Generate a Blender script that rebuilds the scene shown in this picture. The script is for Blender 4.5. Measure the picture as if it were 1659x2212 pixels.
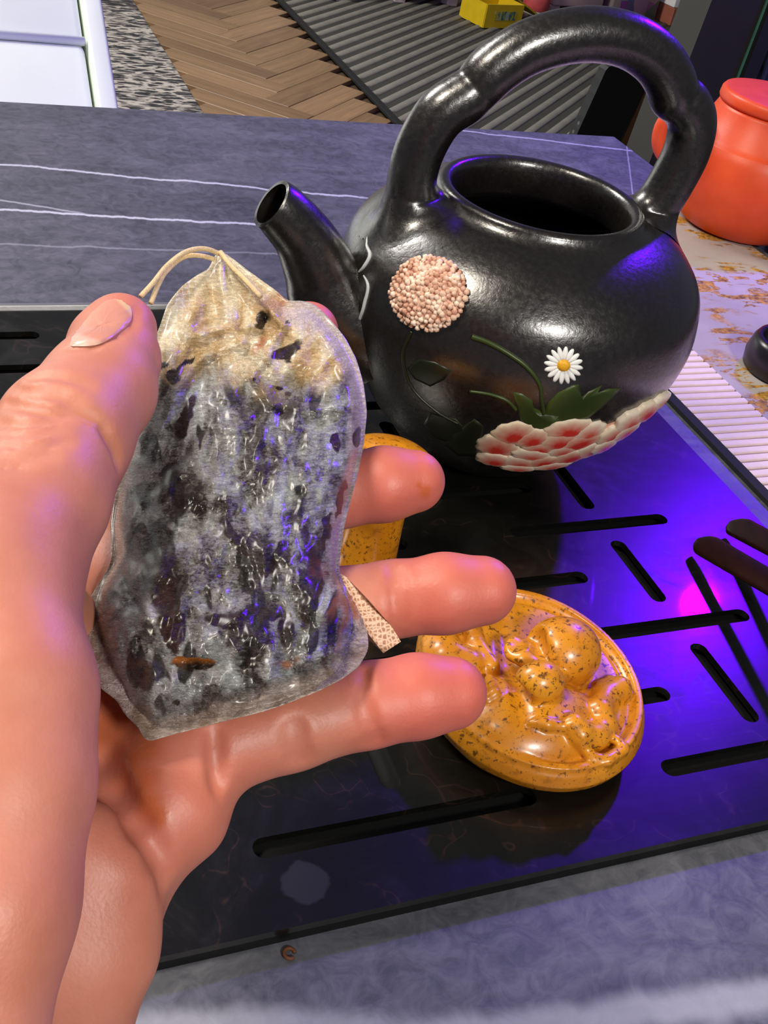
import bpy, bmesh, math, random
import numpy as np
from mathutils import Vector, Matrix, noise
from mathutils.geometry import delaunay_2d_cdt

random.seed(7)
rng = np.random.default_rng(7)
for o in list(bpy.data.objects):
    bpy.data.objects.remove(o)
scene = bpy.context.scene
COL = scene.collection

# ------------------------------------------------------------------ camera
W, H = 1659, 2212
F = 2393.47
RC = np.array([[0.9254129, -0.3377693, 0.17182221],
               [-0.07708214, -0.6116986, -0.7873266],
               [0.37103815, 0.71535776, -0.59210975]])
CAM = np.array([0.0, 0.0, 0.30])          # metres; z = 0 is the top of the tea tray
cd = bpy.data.cameras.new('camera')
cd.sensor_fit = 'VERTICAL'
cd.sensor_height = 36.0
cd.lens = 36.0 * F / H
cd.clip_start = 0.01
cam = bpy.data.objects.new('camera', cd)
COL.objects.link(cam)
rx, ry, rz = RC[0], -RC[1], -RC[2]
cam.matrix_world = Matrix(((rx[0], ry[0], rz[0], CAM[0]),
                           (rx[1], ry[1], rz[1], CAM[1]),
                           (rx[2], ry[2], rz[2], CAM[2]),
                           (0, 0, 0, 1)))
scene.camera = cam

# ------------------------------------------------------------------ light
scene.view_settings.view_transform = 'Standard'
scene.view_settings.look = 'None'
scene.view_settings.gamma = 1.0
scene.view_settings.use_curve_mapping = False
scene.view_settings.exposure = 0.0
world = bpy.data.worlds.new('world')
scene.world = world
world.use_nodes = True
wb = world.node_tree.nodes['Background']
wb.inputs[0].default_value = (0.80, 0.86, 1.0, 1)
wb.inputs[1].default_value = 0.085


def aim(o, target):
    d = Vector(target) - o.location
    o.rotation_euler = d.to_track_quat('-Z', 'Y').to_euler()


def area(name, loc, target, size, power, color):
    l = bpy.data.lights.new(name, 'AREA')
    l.shape = 'DISK'
    l.size = size
    l.energy = power
    l.color = color
    o = bpy.data.objects.new(name, l)
    o.location = loc
    aim(o, target)
    COL.objects.link(o)
    return o


area('key_light', (0.22, -0.80, 0.92), (0.20, 0.3, 0.08), 0.18, 12.5, (1.0, 0.95, 0.89))
area('added_hand_light', (-0.50, 0.30, 1.15), (0.15, 0.3, 0.05), 0.26, 11, (1.0, 0.90, 0.76))  # added unseen lamp, models the hand from the upper left
area('ceiling_light', (-1.3, 2.9, 2.2), (1.0, 3.4, -0.7), 1.2, 135, (1.0, 0.95, 0.88))
bl = bpy.data.lights.new('blue_led', 'POINT')
bl.energy = 30.0
bl.color = (0.11, 0.0, 1.0)
bl.shadow_soft_size = 0.022
blo = bpy.data.objects.new('blue_led', bl)
blo.location = (0.95, 0.86, 0.62)
COL.objects.link(blo)


# ------------------------------------------------------------------ helpers
def ray(x, y):
    return RC.T @ np.array([(x - 829.5) / F, (y - 1106.0) / F, 1.0])


def at(x, y, depth):
    return CAM + ray(x, y) * depth


def gp(x, y, z=0.0):
    d = ray(x, y)
    return CAM + d * ((z - CAM[2]) / d[2])


def ypl(x, y, Y):
    d = ray(x, y)
    return CAM + d * (Y / d[1])


def tag(o, label=None, cat=None, group=None, kind=None):
    if label:
        o['label'] = label
    if cat:
        o['category'] = cat
    if group:
        o['group'] = group
    if kind:
        o['kind'] = kind
    return o


def empty(name, loc=(0, 0, 0)):
    o = bpy.data.objects.new(name, None)
    o.location = loc
    o.empty_display_size = 0.02
    COL.objects.link(o)
    return o


def link_mesh(name, me, mat=None, parent=None):
    o = bpy.data.objects.new(name, me)
    COL.objects.link(o)
    if mat and not me.materials:
        me.materials.append(mat)
    if parent is not None:
        o.parent = parent
        o.matrix_parent_inverse = Matrix.Translation(parent.location).inverted()
    return o


def pyobj(name, verts, faces, mat, parent=None, smooth=True):
    me = bpy.data.meshes.new(name)
    me.from_pydata([tuple(map(float, v)) for v in verts], [], [tuple(map(int, f)) for f in faces])
    me.update()
    if smooth:
        me.polygons.foreach_set('use_smooth', [True] * len(me.polygons))
    return link_mesh(name, me, mat, parent)


def bmobj(name, bm, mat, parent=None, smooth=False):
    me = bpy.data.meshes.new(name)
    bmesh.ops.recalc_face_normals(bm, faces=bm.faces)
    bm.to_mesh(me)
    bm.free()
    if smooth:
        me.polygons.foreach_set('use_smooth', [True] * len(me.polygons))
    return link_mesh(name, me, mat, parent)


def box_bm(bm, c, s, rot=0.0, bevel=0.0, seg=2):
    m = Matrix.Translation(Vector(c)) @ Matrix.Rotation(rot, 4, 'Z') @ Matrix.Diagonal((s[0], s[1], s[2], 1))
    r = bmesh.ops.create_cube(bm, size=1.0, matrix=m)
    if bevel > 0:
        es = list({e for v in r['verts'] for e in v.link_edges})
        bmesh.ops.bevel(bm, geom=es, offset=bevel, segments=seg, affect='EDGES', profile=0.5)
    return r


def boxobj(name, c, s, mat, parent=None, rot=0.0, bevel=0.0, smooth=False):
    bm = bmesh.new()
    box_bm(bm, c, s, rot, bevel)
    return bmobj(name, bm, mat, parent, smooth)


def lathe(name, prof, c, mat, parent=None, n=64, zc=None):
    """prof: list of (r, z); c: (x, y) of the axis"""
    V, Fc = [], []
    idx = []
    for r, z in prof:
        if r < 1e-6:
            idx.append([len(V)])
            V.append((c[0], c[1], z))
        else:
            b = len(V)
            for i in range(n):
                a = 2 * math.pi * i / n
                V.append((c[0] + r * math.cos(a), c[1] + r * math.sin(a), z))
            idx.append(list(range(b, b + n)))
    for A, B in zip(idx[:-1], idx[1:]):
        for i in range(n):
            j = (i + 1) % n
            if len(A) == 1 and len(B) == 1:
                continue
            if len(A) == 1:
                Fc.append((A[0], B[j], B[i]))
            elif len(B) == 1:
                Fc.append((A[i], A[j], B[0]))
            else:
                Fc.append((A[i], A[j], B[j], B[i]))
    o = pyobj(name, V, Fc, mat, parent)
    return o


def catmull(pts, sub=8):
    P = np.array(pts, float)
    out = []
    n = len(P)
    for i in range(n - 1):
        p0 = P[max(i - 1, 0)]
        p1, p2 = P[i], P[i + 1]
        p3 = P[min(i + 2, n - 1)]
        for k in range(sub):
            t = k / sub
            out.append(0.5 * ((2 * p1) + (-p0 + p2) * t + (2 * p0 - 5 * p1 + 4 * p2 - p3) * t * t + (-p0 + 3 * p1 - 3 * p2 + p3) * t ** 3))
    out.append(P[-1])
    return np.array(out)


def tube_geo(path, radii, n=16, cap=True):
    path = np.array(path, float)
    radii = np.broadcast_to(np.array(radii, float), (len(path),))
    T = np.gradient(path, axis=0)
    T /= np.linalg.norm(T, axis=1)[:, None] + 1e-12
    ref = np.array([0, 0, 1.0]) if abs(T[0][2]) < 0.9 else np.array([1.0, 0, 0])
    u = np.cross(T[0], ref)
    u /= np.linalg.norm(u)
    V, Fc = [], []
    for i in range(len(path)):
        u = u - T[i] * (u @ T[i])
        u /= np.linalg.norm(u)
        w = np.cross(T[i], u)
        for k in range(n):
            a = 2 * math.pi * k / n
            V.append(path[i] + radii[i] * (math.cos(a) * u + math.sin(a) * w))
    for i in range(len(path) - 1):
        for k in range(n):
            j = (k + 1) % n
            Fc.append((i * n + k, i * n + j, (i + 1) * n + j, (i + 1) * n + k))
    if cap:
        Fc.append(tuple(reversed(range(n))))
        Fc.append(tuple(range((len(path) - 1) * n, len(path) * n)))
    return V, Fc


def tube(name, path, radii, mat, parent=None, n=16, cap=True):
    V, Fc = tube_geo(path, radii, n, cap)
    return pyobj(name, V, Fc, mat, parent)


# ---- signed distance fields meshed by surface nets -----------------
class SDF:
    def __init__(self, lo, hi, h):
        self.lo = np.array(lo, float)
        self.h = h
        self.n = np.ceil((np.array(hi) - self.lo) / h).astype(int) + 1

    def blank(self):
        return np.full(self.n, 0.05, np.float32)

    def sub(self, a, b):
        i0 = np.clip(np.floor((a - self.lo) / self.h).astype(int), 0, self.n)
        i1 = np.clip(np.ceil((b - self.lo) / self.h).astype(int) + 1, 0, self.n)
        sl = tuple(slice(p, q) for p, q in zip(i0, i1))
        ax = [((self.lo[k] + self.h * np.arange(i0[k], i1[k])).astype(np.float32)) for k in range(3)]
        X, Y, Z = np.meshgrid(*ax, indexing='ij', sparse=True)
        return sl, X, Y, Z

    @staticmethod
    def cone_d(X, Y, Z, a, b, ra, rb):
        ba = b - a
        L = float(ba @ ba) + 1e-12
        t = np.clip(((X - a[0]) * ba[0] + (Y - a[1]) * ba[1] + (Z - a[2]) * ba[2]) / L, 0, 1)
        dx = X - a[0] - t * ba[0]
        dy = Y - a[1] - t * ba[1]
        dz = Z - a[2] - t * ba[2]
        return np.sqrt(dx * dx + dy * dy + dz * dz) - (ra + (rb - ra) * t)

    def cone(self, D, a, b, ra, rb, k):
        a, b = np.array(a, float), np.array(b, float)
        m = max(ra, rb) + k + 0.012
        sl, X, Y, Z = self.sub(np.minimum(a, b) - m, np.maximum(a, b) + m)
        self.merge(D, sl, self.cone_d(X, Y, Z, a, b, ra, rb), k)

    def ellipsoid(self, D, c, r, k, rot=None):
        c, r = np.array(c, float), np.array(r, float)
        m = r.max() + k + 0.008
        sl, X, Y, Z = self.sub(c - m, c + m)
        x, y, z = X - c[0], Y - c[1], Z - c[2]
        if rot is not None:
            x, y, z = (rot[0, 0] * x + rot[0, 1] * y + rot[0, 2] * z, rot[1, 0] * x + rot[1, 1] * y + rot[1, 2] * z, rot[2, 0] * x + rot[2, 1] * y + rot[2, 2] * z)
        k0 = np.sqrt((x / r[0]) ** 2 + (y / r[1]) ** 2 + (z / r[2]) ** 2)
        k1 = np.sqrt((x / r[0] ** 2) ** 2 + (y / r[1] ** 2) ** 2 + (z / r[2] ** 2) ** 2) + 1e-9
        self.merge(D, sl, k0 * (k0 - 1) / k1, k)

    @staticmethod
    def smin(a, b, k):
        h = np.maximum(k - np.abs(a - b), 0) / k
        return np.minimum(a, b) - h * h * k * 0.25

    def merge(self, D, sl, d, k):
        D[sl] = self.smin(D[sl], d.astype(np.float32), k)

    def groove(self, D, a, b, depth, sig):
        a, b = np.array(a, float), np.array(b, float)
        m = sig * 3
        sl, X, Y, Z = self.sub(np.minimum(a, b) - m, np.maximum(a, b) + m)
        d = self.cone_d(X, Y, Z, a, b, 0, 0)
        D[sl] += (depth * np.exp(-(d / sig) ** 2)).astype(np.float32)

    def mesh(self, D):
        s = D < 0
        n = D.shape
        c = np.zeros([q - 1 for q in n], np.int8)
        for i in (0, 1):
            for j in (0, 1):
                for k in (0, 1):
                    c += s[i:n[0] - 1 + i, j:n[1] - 1 + j, k:n[2] - 1 + k]
        act = (c > 0) & (c < 8)
        ids = np.full(act.shape, -1, np.int64)
        I = np.argwhere(act)
        ids[act] = np.arange(len(I))
        acc = np.zeros((len(I), 3))
        cnt = np.zeros(len(I))
        corners = [(i, j, k) for i in (0, 1) for j in (0, 1) for k in (0, 1)]
        for a in corners:
            for ax in range(3):
                if a[ax] == 1:
                    continue
                b = list(a)
                b[ax] = 1
                va = D[I[:, 0] + a[0], I[:, 1] + a[1], I[:, 2] + a[2]]
                vb = D[I[:, 0] + b[0], I[:, 1] + b[1], I[:, 2] + b[2]]
                m = (va < 0) != (vb < 0)
                t = np.where(m, va / (va - vb + 1e-20), 0)
                p = np.tile(np.array(a, float), (len(I), 1))
                p[:, ax] += t
                acc[m] += p[m]
                cnt[m] += 1
        V = self.lo + self.h * (I + acc / cnt[:, None])
        quads = []
        for ax in range(3):
            o1, o2 = [(1, 2), (2, 0), (0, 1)][ax]
            sh = [slice(1, q - 1) for q in n]
            s0 = list(sh)
            s1 = list(sh)
            s0[ax] = slice(0, n[ax] - 1)
            s1[ax] = slice(1, n[ax])
            m = s[tuple(s0)] != s[tuple(s1)]
            E = np.argwhere(m)
            off = np.array([1, 1, 1])
            off[ax] = 0
            E = E + off
            pos = s[E[:, 0], E[:, 1], E[:, 2]]

            def cid(d1, d2):
                e = E.copy()
                e[:, o1] += d1
                e[:, o2] += d2
                return ids[e[:, 0], e[:, 1], e[:, 2]]
            q = np.stack([cid(-1, -1), cid(0, -1), cid(0, 0), cid(-1, 0)], 1)
            q[~pos] = q[~pos][:, ::-1]
            quads.append(q)
        Q = np.concatenate(quads)
        return V, Q


def np_mesh(name, V, Q, mat, parent=None):
    me = bpy.data.meshes.new(name)
    me.vertices.add(len(V))
    me.vertices.foreach_set('co', V.astype(np.float32).ravel())
    me.loops.add(Q.size)
    me.loops.foreach_set('vertex_index', Q.astype(np.int32).ravel())
    me.polygons.add(len(Q))
    me.polygons.foreach_set('loop_start', (np.arange(len(Q)) * Q.shape[1]).astype(np.int32))
    me.polygons.foreach_set('loop_total', np.full(len(Q), Q.shape[1], np.int32))
    me.polygons.foreach_set('use_smooth', np.ones(len(Q), bool))
    me.update(calc_edges=True)
    return link_mesh(name, me, mat, parent)


def laplace(V, Q, it=2, lam=0.5):
    n = len(V)
    for _ in range(it):
        acc = np.zeros_like(V)
        cnt = np.zeros(n)
        for a, b in ((0, 1), (1, 2), (2, 3), (3, 0)):
            np.add.at(acc, Q[:, a], V[Q[:, b]])
            np.add.at(acc, Q[:, b], V[Q[:, a]])
            np.add.at(cnt, Q[:, a], 1)
            np.add.at(cnt, Q[:, b], 1)
        V = V + lam * (acc / cnt[:, None] - V)
    return V


def set_attr(o, name, data, typ='FLOAT'):
    a = o.data.attributes.new(name, typ, 'POINT')
    key = {'FLOAT': 'value', 'FLOAT_VECTOR': 'vector', 'FLOAT_COLOR': 'color'}[typ]
    a.data.foreach_set(key, np.asarray(data, np.float32).ravel())


# ---- materials -----------------------------------------------------
class NT:
    def __init__(self, name):
        self.m = bpy.data.materials.new(name)
        self.m.use_nodes = True
        self.t = self.m.node_tree
        self.b = self.t.nodes['Principled BSDF']

    def n(self, typ, **kw):
        nd = self.t.nodes.new(typ)
        for k, v in kw.items():
            setattr(nd, k, v)
        return nd

    def put(self, sock, v):
        if hasattr(v, 'links') or hasattr(v, 'is_output'):
            self.t.links.new(v, sock)
        else:
            try:
                if sock.type == 'RGBA' and len(v) == 3:
                    v = (*v, 1)
            except TypeError:
                pass
            sock.default_value = v

    def coord(self, kind='Object'):
        return self.n('ShaderNodeTexCoord').outputs[kind]

    def pos(self):
        return self.n('ShaderNodeNewGeometry').outputs['Position']

    def attr(self, name, out='Fac'):
        return self.n('ShaderNodeAttribute', attribute_name=name).outputs[out]

    def mapping(self, vec, scale=(1, 1, 1), rot=(0, 0, 0), loc=(0, 0, 0)):
        m = self.n('ShaderNodeMapping')
        self.put(m.inputs['Vector'], vec)
        m.inputs['Scale'].default_value = scale
        m.inputs['Rotation'].default_value = rot
        m.inputs['Location'].default_value = loc
        return m.outputs[0]

    def noise(self, vec, scale, detail=4, rough=0.55, dist=0.0, out='Fac'):
        x = self.n('ShaderNodeTexNoise')
        self.put(x.inputs['Vector'], vec)
        x.inputs['Scale'].default_value = scale
        x.inputs['Detail'].default_value = detail
        x.inputs['Roughness'].default_value = rough
        x.inputs['Distortion'].default_value = dist
        return x.outputs[out]

    def voro(self, vec, scale, feature='F1', out='Distance', rnd=1.0):
        x = self.n('ShaderNodeTexVoronoi', feature=feature)
        self.put(x.inputs['Vector'], vec)
        x.inputs['Scale'].default_value = scale
        x.inputs['Randomness'].default_value = rnd
        return x.outputs[out]

    def ramp(self, fac, stops, interp='LINEAR'):
        r = self.n('ShaderNodeValToRGB')
        r.color_ramp.interpolation = interp
        e = r.color_ramp.elements
        while len(e) < len(stops):
            e.new(0.5)
        for el, (p, c) in zip(e, stops):
            el.position = p
            el.color = (*c, 1) if len(c) == 3 else c
        self.put(r.inputs[0], fac)
        return r.outputs[0]

    def mix(self, fac, a, b, mode='MIX'):
        x = self.n('ShaderNodeMix', data_type='RGBA', blend_type=mode)
        self.put(x.inputs[0], fac)
        self.put(x.inputs[6], a)
        self.put(x.inputs[7], b)
        return x.outputs[2]

    def math(self, op, a, b=0.0, c=0.0, clamp=False):
        x = self.n('ShaderNodeMath', operation=op, use_clamp=clamp)
        self.put(x.inputs[0], a)
        self.put(x.inputs[1], b)
        self.put(x.inputs[2], c)
        return x.outputs[0]

    def maprange(self, v, a, b, c=0.0, d=1.0):
        x = self.n('ShaderNodeMapRange', interpolation_type='SMOOTHSTEP')
        self.put(x.inputs[0], v)
        for i, q in enumerate((a, b, c, d)):
            x.inputs[i + 1].default_value = q
        return x.outputs[0]

    def sep(self, v):
        return self.n('ShaderNodeSeparateXYZ', ).outputs if False else self._sep(v)

    def _sep(self, v):
        x = self.n('ShaderNodeSeparateXYZ')
        self.put(x.inputs[0], v)
        return x.outputs

    def comb(self, a, b, c):
        x = self.n('ShaderNodeCombineXYZ')
        for i, q in enumerate((a, b, c)):
            self.put(x.inputs[i], q)
        return x.outputs[0]

    def bump(self, h, strength=0.3, dist=0.001, prev=None):
        x = self.n('ShaderNodeBump')
        x.inputs['Strength'].default_value = strength
        x.inputs['Distance'].default_value = dist
        self.put(x.inputs['Height'], h)
        if prev is not None:
            self.put(x.inputs['Normal'], prev)
        return x.outputs[0]

    def set(self, **kw):
        for k, v in kw.items():
            self.put(self.b.inputs[k.replace('_', ' ')], v)
        return self


def simple(name, col, rough=0.5, var=0.15, scale=30.0, bump=0.0, bscale=200.0, metallic=0.0, spec=0.5, coat=0.0):
    t = NT(name)
    p = t.coord()
    f = t.noise(p, scale, 5)
    c = np.array(col)
    t.set(Base_Color=t.ramp(f, [(0.3, tuple(c * (1 - var))), (0.7, tuple(np.minimum(c * (1 + var), 1)))]), Roughness=rough, Metallic=metallic)
    t.b.inputs['Specular IOR Level'].default_value = spec
    t.b.inputs['Coat Weight'].default_value = coat
    if bump > 0:
        t.set(Normal=t.bump(t.noise(p, bscale, 3), bump, 0.001))
    return t.m


def srgb(r, g, b):
    def f(u):
        u /= 255.0
        return u / 12.92 if u <= 0.04045 else ((u + 0.055) / 1.055) ** 2.4
    return (f(r), f(g), f(b))


# ================================================================== SETTING
FLOOR_Z = -0.70
TABLE_Z = -0.007

# --- wooden herringbone floor
sub = simple('floor_under', (0.10, 0.065, 0.04), 0.6)
fl = boxobj('floor', (1.5, 2.4, FLOOR_Z - 0.03), (7.0, 6.4, 0.03), sub)
tag(fl, 'brown oak floor laid in a herringbone pattern', 'floor', kind='structure')
woods = []
for i, c in enumerate([(0.27, 0.160, 0.078), (0.32, 0.195, 0.096), (0.23, 0.135, 0.064), (0.36, 0.220, 0.112)]):
    t = NT('oak_plank_%d' % i)
    v = t.mapping(t.coord(), scale=(2.0, 30, 30), loc=(i * 3.1, i, 0))
    f = t.noise(v, 2.2, 6, 0.6, 0.8)
    c = np.array(c)
    t.set(Base_Color=t.ramp(f, [(0.25, tuple(c * 0.62)), (0.55, tuple(c)), (0.8, tuple(c * 1.25))]), Roughness=0.42)
    woods.append(t.m)
pl_l, pl_w = 0.42, 0.085
pmesh = []
for m in woods:
    bm = bmesh.new()
    box_bm(bm, (0, 0, 0), (pl_l - 0.002, pl_w - 0.002, 0.015), 0, 0.0012, 1)
    me = bpy.data.meshes.new('plank')
    bm.to_mesh(me)
    bm.free()
    me.materials.append(m)
    pmesh.append(me)
cnt = 0
s2 = math.sqrt(0.5)
for row in range(-5, 6):
    for k in range(-3, 26):
        for d in (0, 1):
            # herringbone: zigzag columns along Y
            u = k * pl_w + (pl_l * 0.5 if d == 0 else pl_w * 0.5)
            w = k * pl_w + (pl_w * 0.5 if d == 0 else pl_w + pl_l * 0.5 - pl_w)
            uu = u + row * (pl_l)
            ww = w - row * (pl_l)
            x = 1.0 + (uu - ww) * s2
            y = 2.55 + (uu + ww) * s2
            if not (0.62 < x < 1.42 and 2.60 < y < 4.75):
                continue
            o = bpy.data.objects.new('plank', pmesh[random.randrange(4)])
            COL.objects.link(o)
            o.location = (x, y, FLOOR_Z - 0.0065 + random.uniform(-0.0006, 0.0006))
            o.rotation_euler = (0, 0, math.radians(45 if d == 0 else 135))
            o.parent = fl
            cnt += 1

wall = boxobj('wall_back', (1.5, 5.25, 0.5), (7.0, 0.08, 2.45), simple('wall_paint', (0.42, 0.42, 0.43), 0.85, 0.05))
tag(wall, 'plain grey painted wall behind the storage boxes', 'wall', kind='structure')

# --- dark patterned rug
t = NT('rug_weave')
p = t.coord()
wv = t.mapping(p, (18, 46, 10), (0, 0, 0.12))
n2 = t.noise(wv, 1.0, 3, 0.6, 0.6)
dd = t.n('ShaderNodeVectorMath', operation='ADD')
t.put(dd.inputs[0], wv)
t.put(dd.inputs[1], t.noise(wv, 1.4, 2, out='Color'))
n1 = t.voro(dd.outputs[0], 1.0, 'DISTANCE_TO_EDGE')
band = t.noise(t.mapping(p, (1.5, 9, 1)), 1.0, 2)
lite = t.math('MULTIPLY', t.maprange(n1, 0.20, 0.08), t.maprange(t.math('ADD', n2, t.math('MULTIPLY', band, .6)), 0.60, 0.85))
t.set(Base_Color=t.mix(lite, t.ramp(n2, [(0.4, (0.02, 0.02, 0.024)), (0.65, (0.085, 0.08, 0.08))]), (0.52, 0.48, 0.43)), Roughness=0.95, Normal=t.bump(n1, 0.6, 0.004))
rug = boxobj('rug', (0.00, 3.0, FLOOR_Z + 0.006), (1.46, 3.6, 0.012), t.m, bevel=0.004)
tag(rug, 'dark grey and cream woven rug beside the wooden floor', 'rug')

# --- ribbed grey floor mat
gm = simple('mat_rubber', srgb(66, 66, 60), 0.75, 0.12, 14)
gm2 = simple('mat_rib', srgb(122, 120, 110), 0.7, 0.12, 20)
mat_o = empty('floor_mat', (2.2, 3.5, FLOOR_Z))
MX0, MX1, MY0, MY1 = 1.31, 3.5, 2.55, 4.95
boxobj('base_sheet', ((MX0 + MX1) / 2, (MY0 + MY1) / 2, FLOOR_Z + 0.004), (MX1 - MX0, MY1 - MY0, 0.008), gm, mat_o)
boxobj('edge_binding', (MX0 - 0.012, (MY0 + MY1) / 2, FLOOR_Z + 0.006), (0.024, MY1 - MY0, 0.012), simple('binding', (0.012, 0.013, 0.014), 0.7), mat_o, bevel=0.003)
sp = 0.052
nrib = 0
for k in range(-60, 61):
    # lines x - y = const, clipped to the mat
    cst = (MX0 + MX1) / 2 - (MY0 + MY1) / 2 + k * sp * math.sqrt(2)
    x0, x1 = max(MX0, MY0 + cst), min(MX1, MY1 + cst)
    if x1 - x0 < 0.05:
        continue
    a = np.array([x0 + .004, x0 - cst + .004, FLOOR_Z + 0.008])
    b = np.array([x1 - .004, x1 - cst - .004, FLOOR_Z + 0.008])
    V, Fc = tube_geo([a, b], [0.0145, 0.0145], 8)
    V = [np.array((q[0], q[1], FLOOR_Z + 0.008 + (q[2] - FLOOR_Z - 0.008) * 0.5)) for q in V]
    pyobj('rib', V, Fc, gm2, mat_o)
    nrib += 1
tag(mat_o, 'grey diagonally ribbed floor mat with a black bound edge', 'floor mat')

# ================================================================== TABLE
t = NT('grey_stone')
p = t.pos()
x, y, z = t.sep(p)
n1 = t.noise(t.mapping(p, (9, 22, 9), (0, 0, -0.15)), 1.6, 8, 0.62, 0.8)
n2 = t.noise(p, 90, 5, 0.7, 1.5)
base = t.ramp(n1, [(0.30, srgb(58, 60, 66)), (0.5, srgb(80, 82, 90)), (0.68, srgb(106, 107, 114))])
base = t.mix(0.35, base, t.ramp(n2, [(0.35, srgb(64, 64, 72)), (0.65, srgb(120, 120, 128))]))
veins = None
wob = t.noise(t.mapping(p, (1, 0.2, 1)), 16, 5, 0.65)
wob2 = t.noise(t.mapping(p, (1, 0.2, 1), loc=(3, 1, 0)), 60, 4, 0.6)
for (x0, y0, x1, y1, w, amp, st) in [(0.05, .779, .30, .740, .0016, .012, .9), (0.05, .702, .24, .684, .0016, .014, .95), (.02, .728, .09, .703, .0013, .01, .5),
                                     (.40, .906, .64, .866, .0016, .010, .6), (.0, .655, .25, .640, .0012, .012, .25), (.55, .74, .63, .89, .0014, .006, .4),
                                     (0.02, .163, .10, .1395, .0050, .012, .34), (.08, .1375, .34, .0995, .0055, .012, .38)]:
    k = (y1 - y0) / (x1 - x0)
    line = t.math('MULTIPLY_ADD', x, k, y0 - k * x0)
    line = t.math('ADD', line, t.math('MULTIPLY', t.math('SUBTRACT', wob, 0.5), amp))
    line = t.math('ADD', line, t.math('MULTIPLY', t.math('SUBTRACT', wob2, 0.5), amp * 0.5))
    d = t.math('ABSOLUTE', t.math('SUBTRACT', y, line))
    m = t.maprange(d, w * 1.6, w * 0.3, 0, st)
    m = t.math('MULTIPLY', m, t.maprange(x, x0 - 0.03, x0, 0, 1))
    m = t.math('MULTIPLY', m, t.maprange(x, x1 + 0.03, x1, 0, 1))
    veins = m if veins is None else t.math('MAXIMUM', veins, m)
t.set(Base_Color=t.mix(veins, base, srgb(205, 208, 212)), Roughness=t.ramp(n2, [(0.3, (0.36,) * 3), (0.7, (0.52,) * 3)]), Normal=t.bump(n2, 0.12, 0.001))
STONE = t.m
tbl = empty('tea_table', (0.1, 0.45, FLOOR_Z))
TX0, TX1, TY0, TY1 = -0.75, 0.626, 0.02, 0.905
boxobj('table_top', ((TX0 + TX1) / 2, (TY0 + TY1) / 2, TABLE_Z - 0.015), (TX1 - TX0, TY1 - TY0, 0.03), STONE, tbl, bevel=0.002)
lm = simple('table_leg_metal', (0.015, 0.015, 0.016), 0.45)
for xx in (TX0 + 0.06, TX1 - 0.06):
    for yy in (TY0 + 0.06, TY1 - 0.06):
        boxobj('leg', (xx, yy, (FLOOR_Z + TABLE_Z - 0.03) / 2), (0.05, 0.05, TABLE_Z - 0.03 - FLOOR_Z), lm, tbl, bevel=0.003)
tag(tbl, 'grey stone-topped tea table with thin white veins', 'table')

# ================================================================== TEA TRAY
t = NT('black_tray')
p = t.pos()
br = t.noise(t.mapping(p, (4, 260, 4)), 1.0, 4, 0.6)
sm = t.noise(p, 22, 6, 0.7, 1.6)
ring = t.voro(t.mapping(p, (1, 1, 1)), 26, 'DISTANCE_TO_EDGE')
dull = t.maprange(sm, 0.45, 0.72, 0, 1)
rough = t.math('ADD', t.math('MULTIPLY', br, 0.05), t.math('MULTIPLY_ADD', dull, 0.08, 0.26))
colr = t.ramp(sm, [(0.35, (0.0026, 0.0027, 0.0024)), (0.75, (0.0060, 0.0060, 0.0048))])
sc_ = gp(660, 1908, 0)
dsp = t.n('ShaderNodeVectorMath', operation='DISTANCE')
t.put(dsp.inputs[0], p)
dsp.inputs[1].default_value = tuple(float(q) for q in sc_)
spot = t.maprange(t.math('ADD', dsp.outputs['Value'], t.math('MULTIPLY', t.math('SUBTRACT', t.noise(p, 160, 3), .5), .006)), .0082, .0066)
colr = t.mix(spot, colr, (0.020, 0.020, 0.026))
# dried water marks: faint swirling lines
wm = t.voro(t.mapping(t.noise(p, 14, 3, out='Color'), (1, 1, 0)), 9, 'DISTANCE_TO_EDGE')
mk = t.math('MULTIPLY', t.maprange(wm, .035, .008), t.maprange(sm, .46, .6))
colr = t.mix(t.math('MULTIPLY', mk, .22), colr, (.075, .030, .024))
t.set(Base_Color=colr, Roughness=rough, Normal=t.bump(br, 0.03, 0.0005))
t.b.inputs['Specular IOR Level'].default_value = 0.6
t.b.inputs['Coat Weight'].default_value = 0.35
t.b.inputs['Coat Roughness'].default_value = 0.06
TRAY = t.m
U = 0.30
tray = empty('tea_tray', (0.14, 0.362, TABLE_Z))
RX0, RX1, RY0, RY1 = -0.25, 1.267 * U, 0.1711, 1.862 * U
slots = []     # (cx, cy, half length, horizontal?)
SW = 0.0039


def hs(x0, x1, y):
    slots.append((x0 * U, x1 * U, y * U, True))


def vs(x, y0, y1):
    slots.append((y0 * U, y1 * U, x * U, False))


for y_, segs in [(.667, [(-.25, .09), (.279, .621), (.80, 1.142)]), (.782, [(.02, .362), (.54, .882)]), (.901, [(.20, .58), (.757, 1.098)]),
                 (1.019, [(.0, .36), (.54, .884)]), (1.132, [(.294, .636), (.81, 1.097)]), (1.24, [(0.02, .38), (.557, .899)]),
                 (1.365, [(.20, .56), (.80, 1.12)]), (1.50, [(.0, .36), (.54, .884)]), (1.656, [(-.16, .186), (.36, .70), (.85, 1.12)]), (1.766, [(-.16, .184), (.36, .70), (.85, 1.12)])]:
    for a, b in segs:
        hs(a, b, y_)
for x_, segs in [(.974, [(.711, .86), (.948, 1.091), (1.172, 1.315), (1.40, 1.60)]), (.457, [(.711, .86), (.948, 1.091), (1.172, 1.315), (1.40, 1.60)]), (.715, [(.711, .745), (1.30, 1.45)]), (.10, [(.83, .97), (1.06, 1.20), (1.28, 1.45)])]:
    for a, b in segs:
        if b - a > 0.05:
            vs(x_, a, b)
pts, edges = [], []


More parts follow.
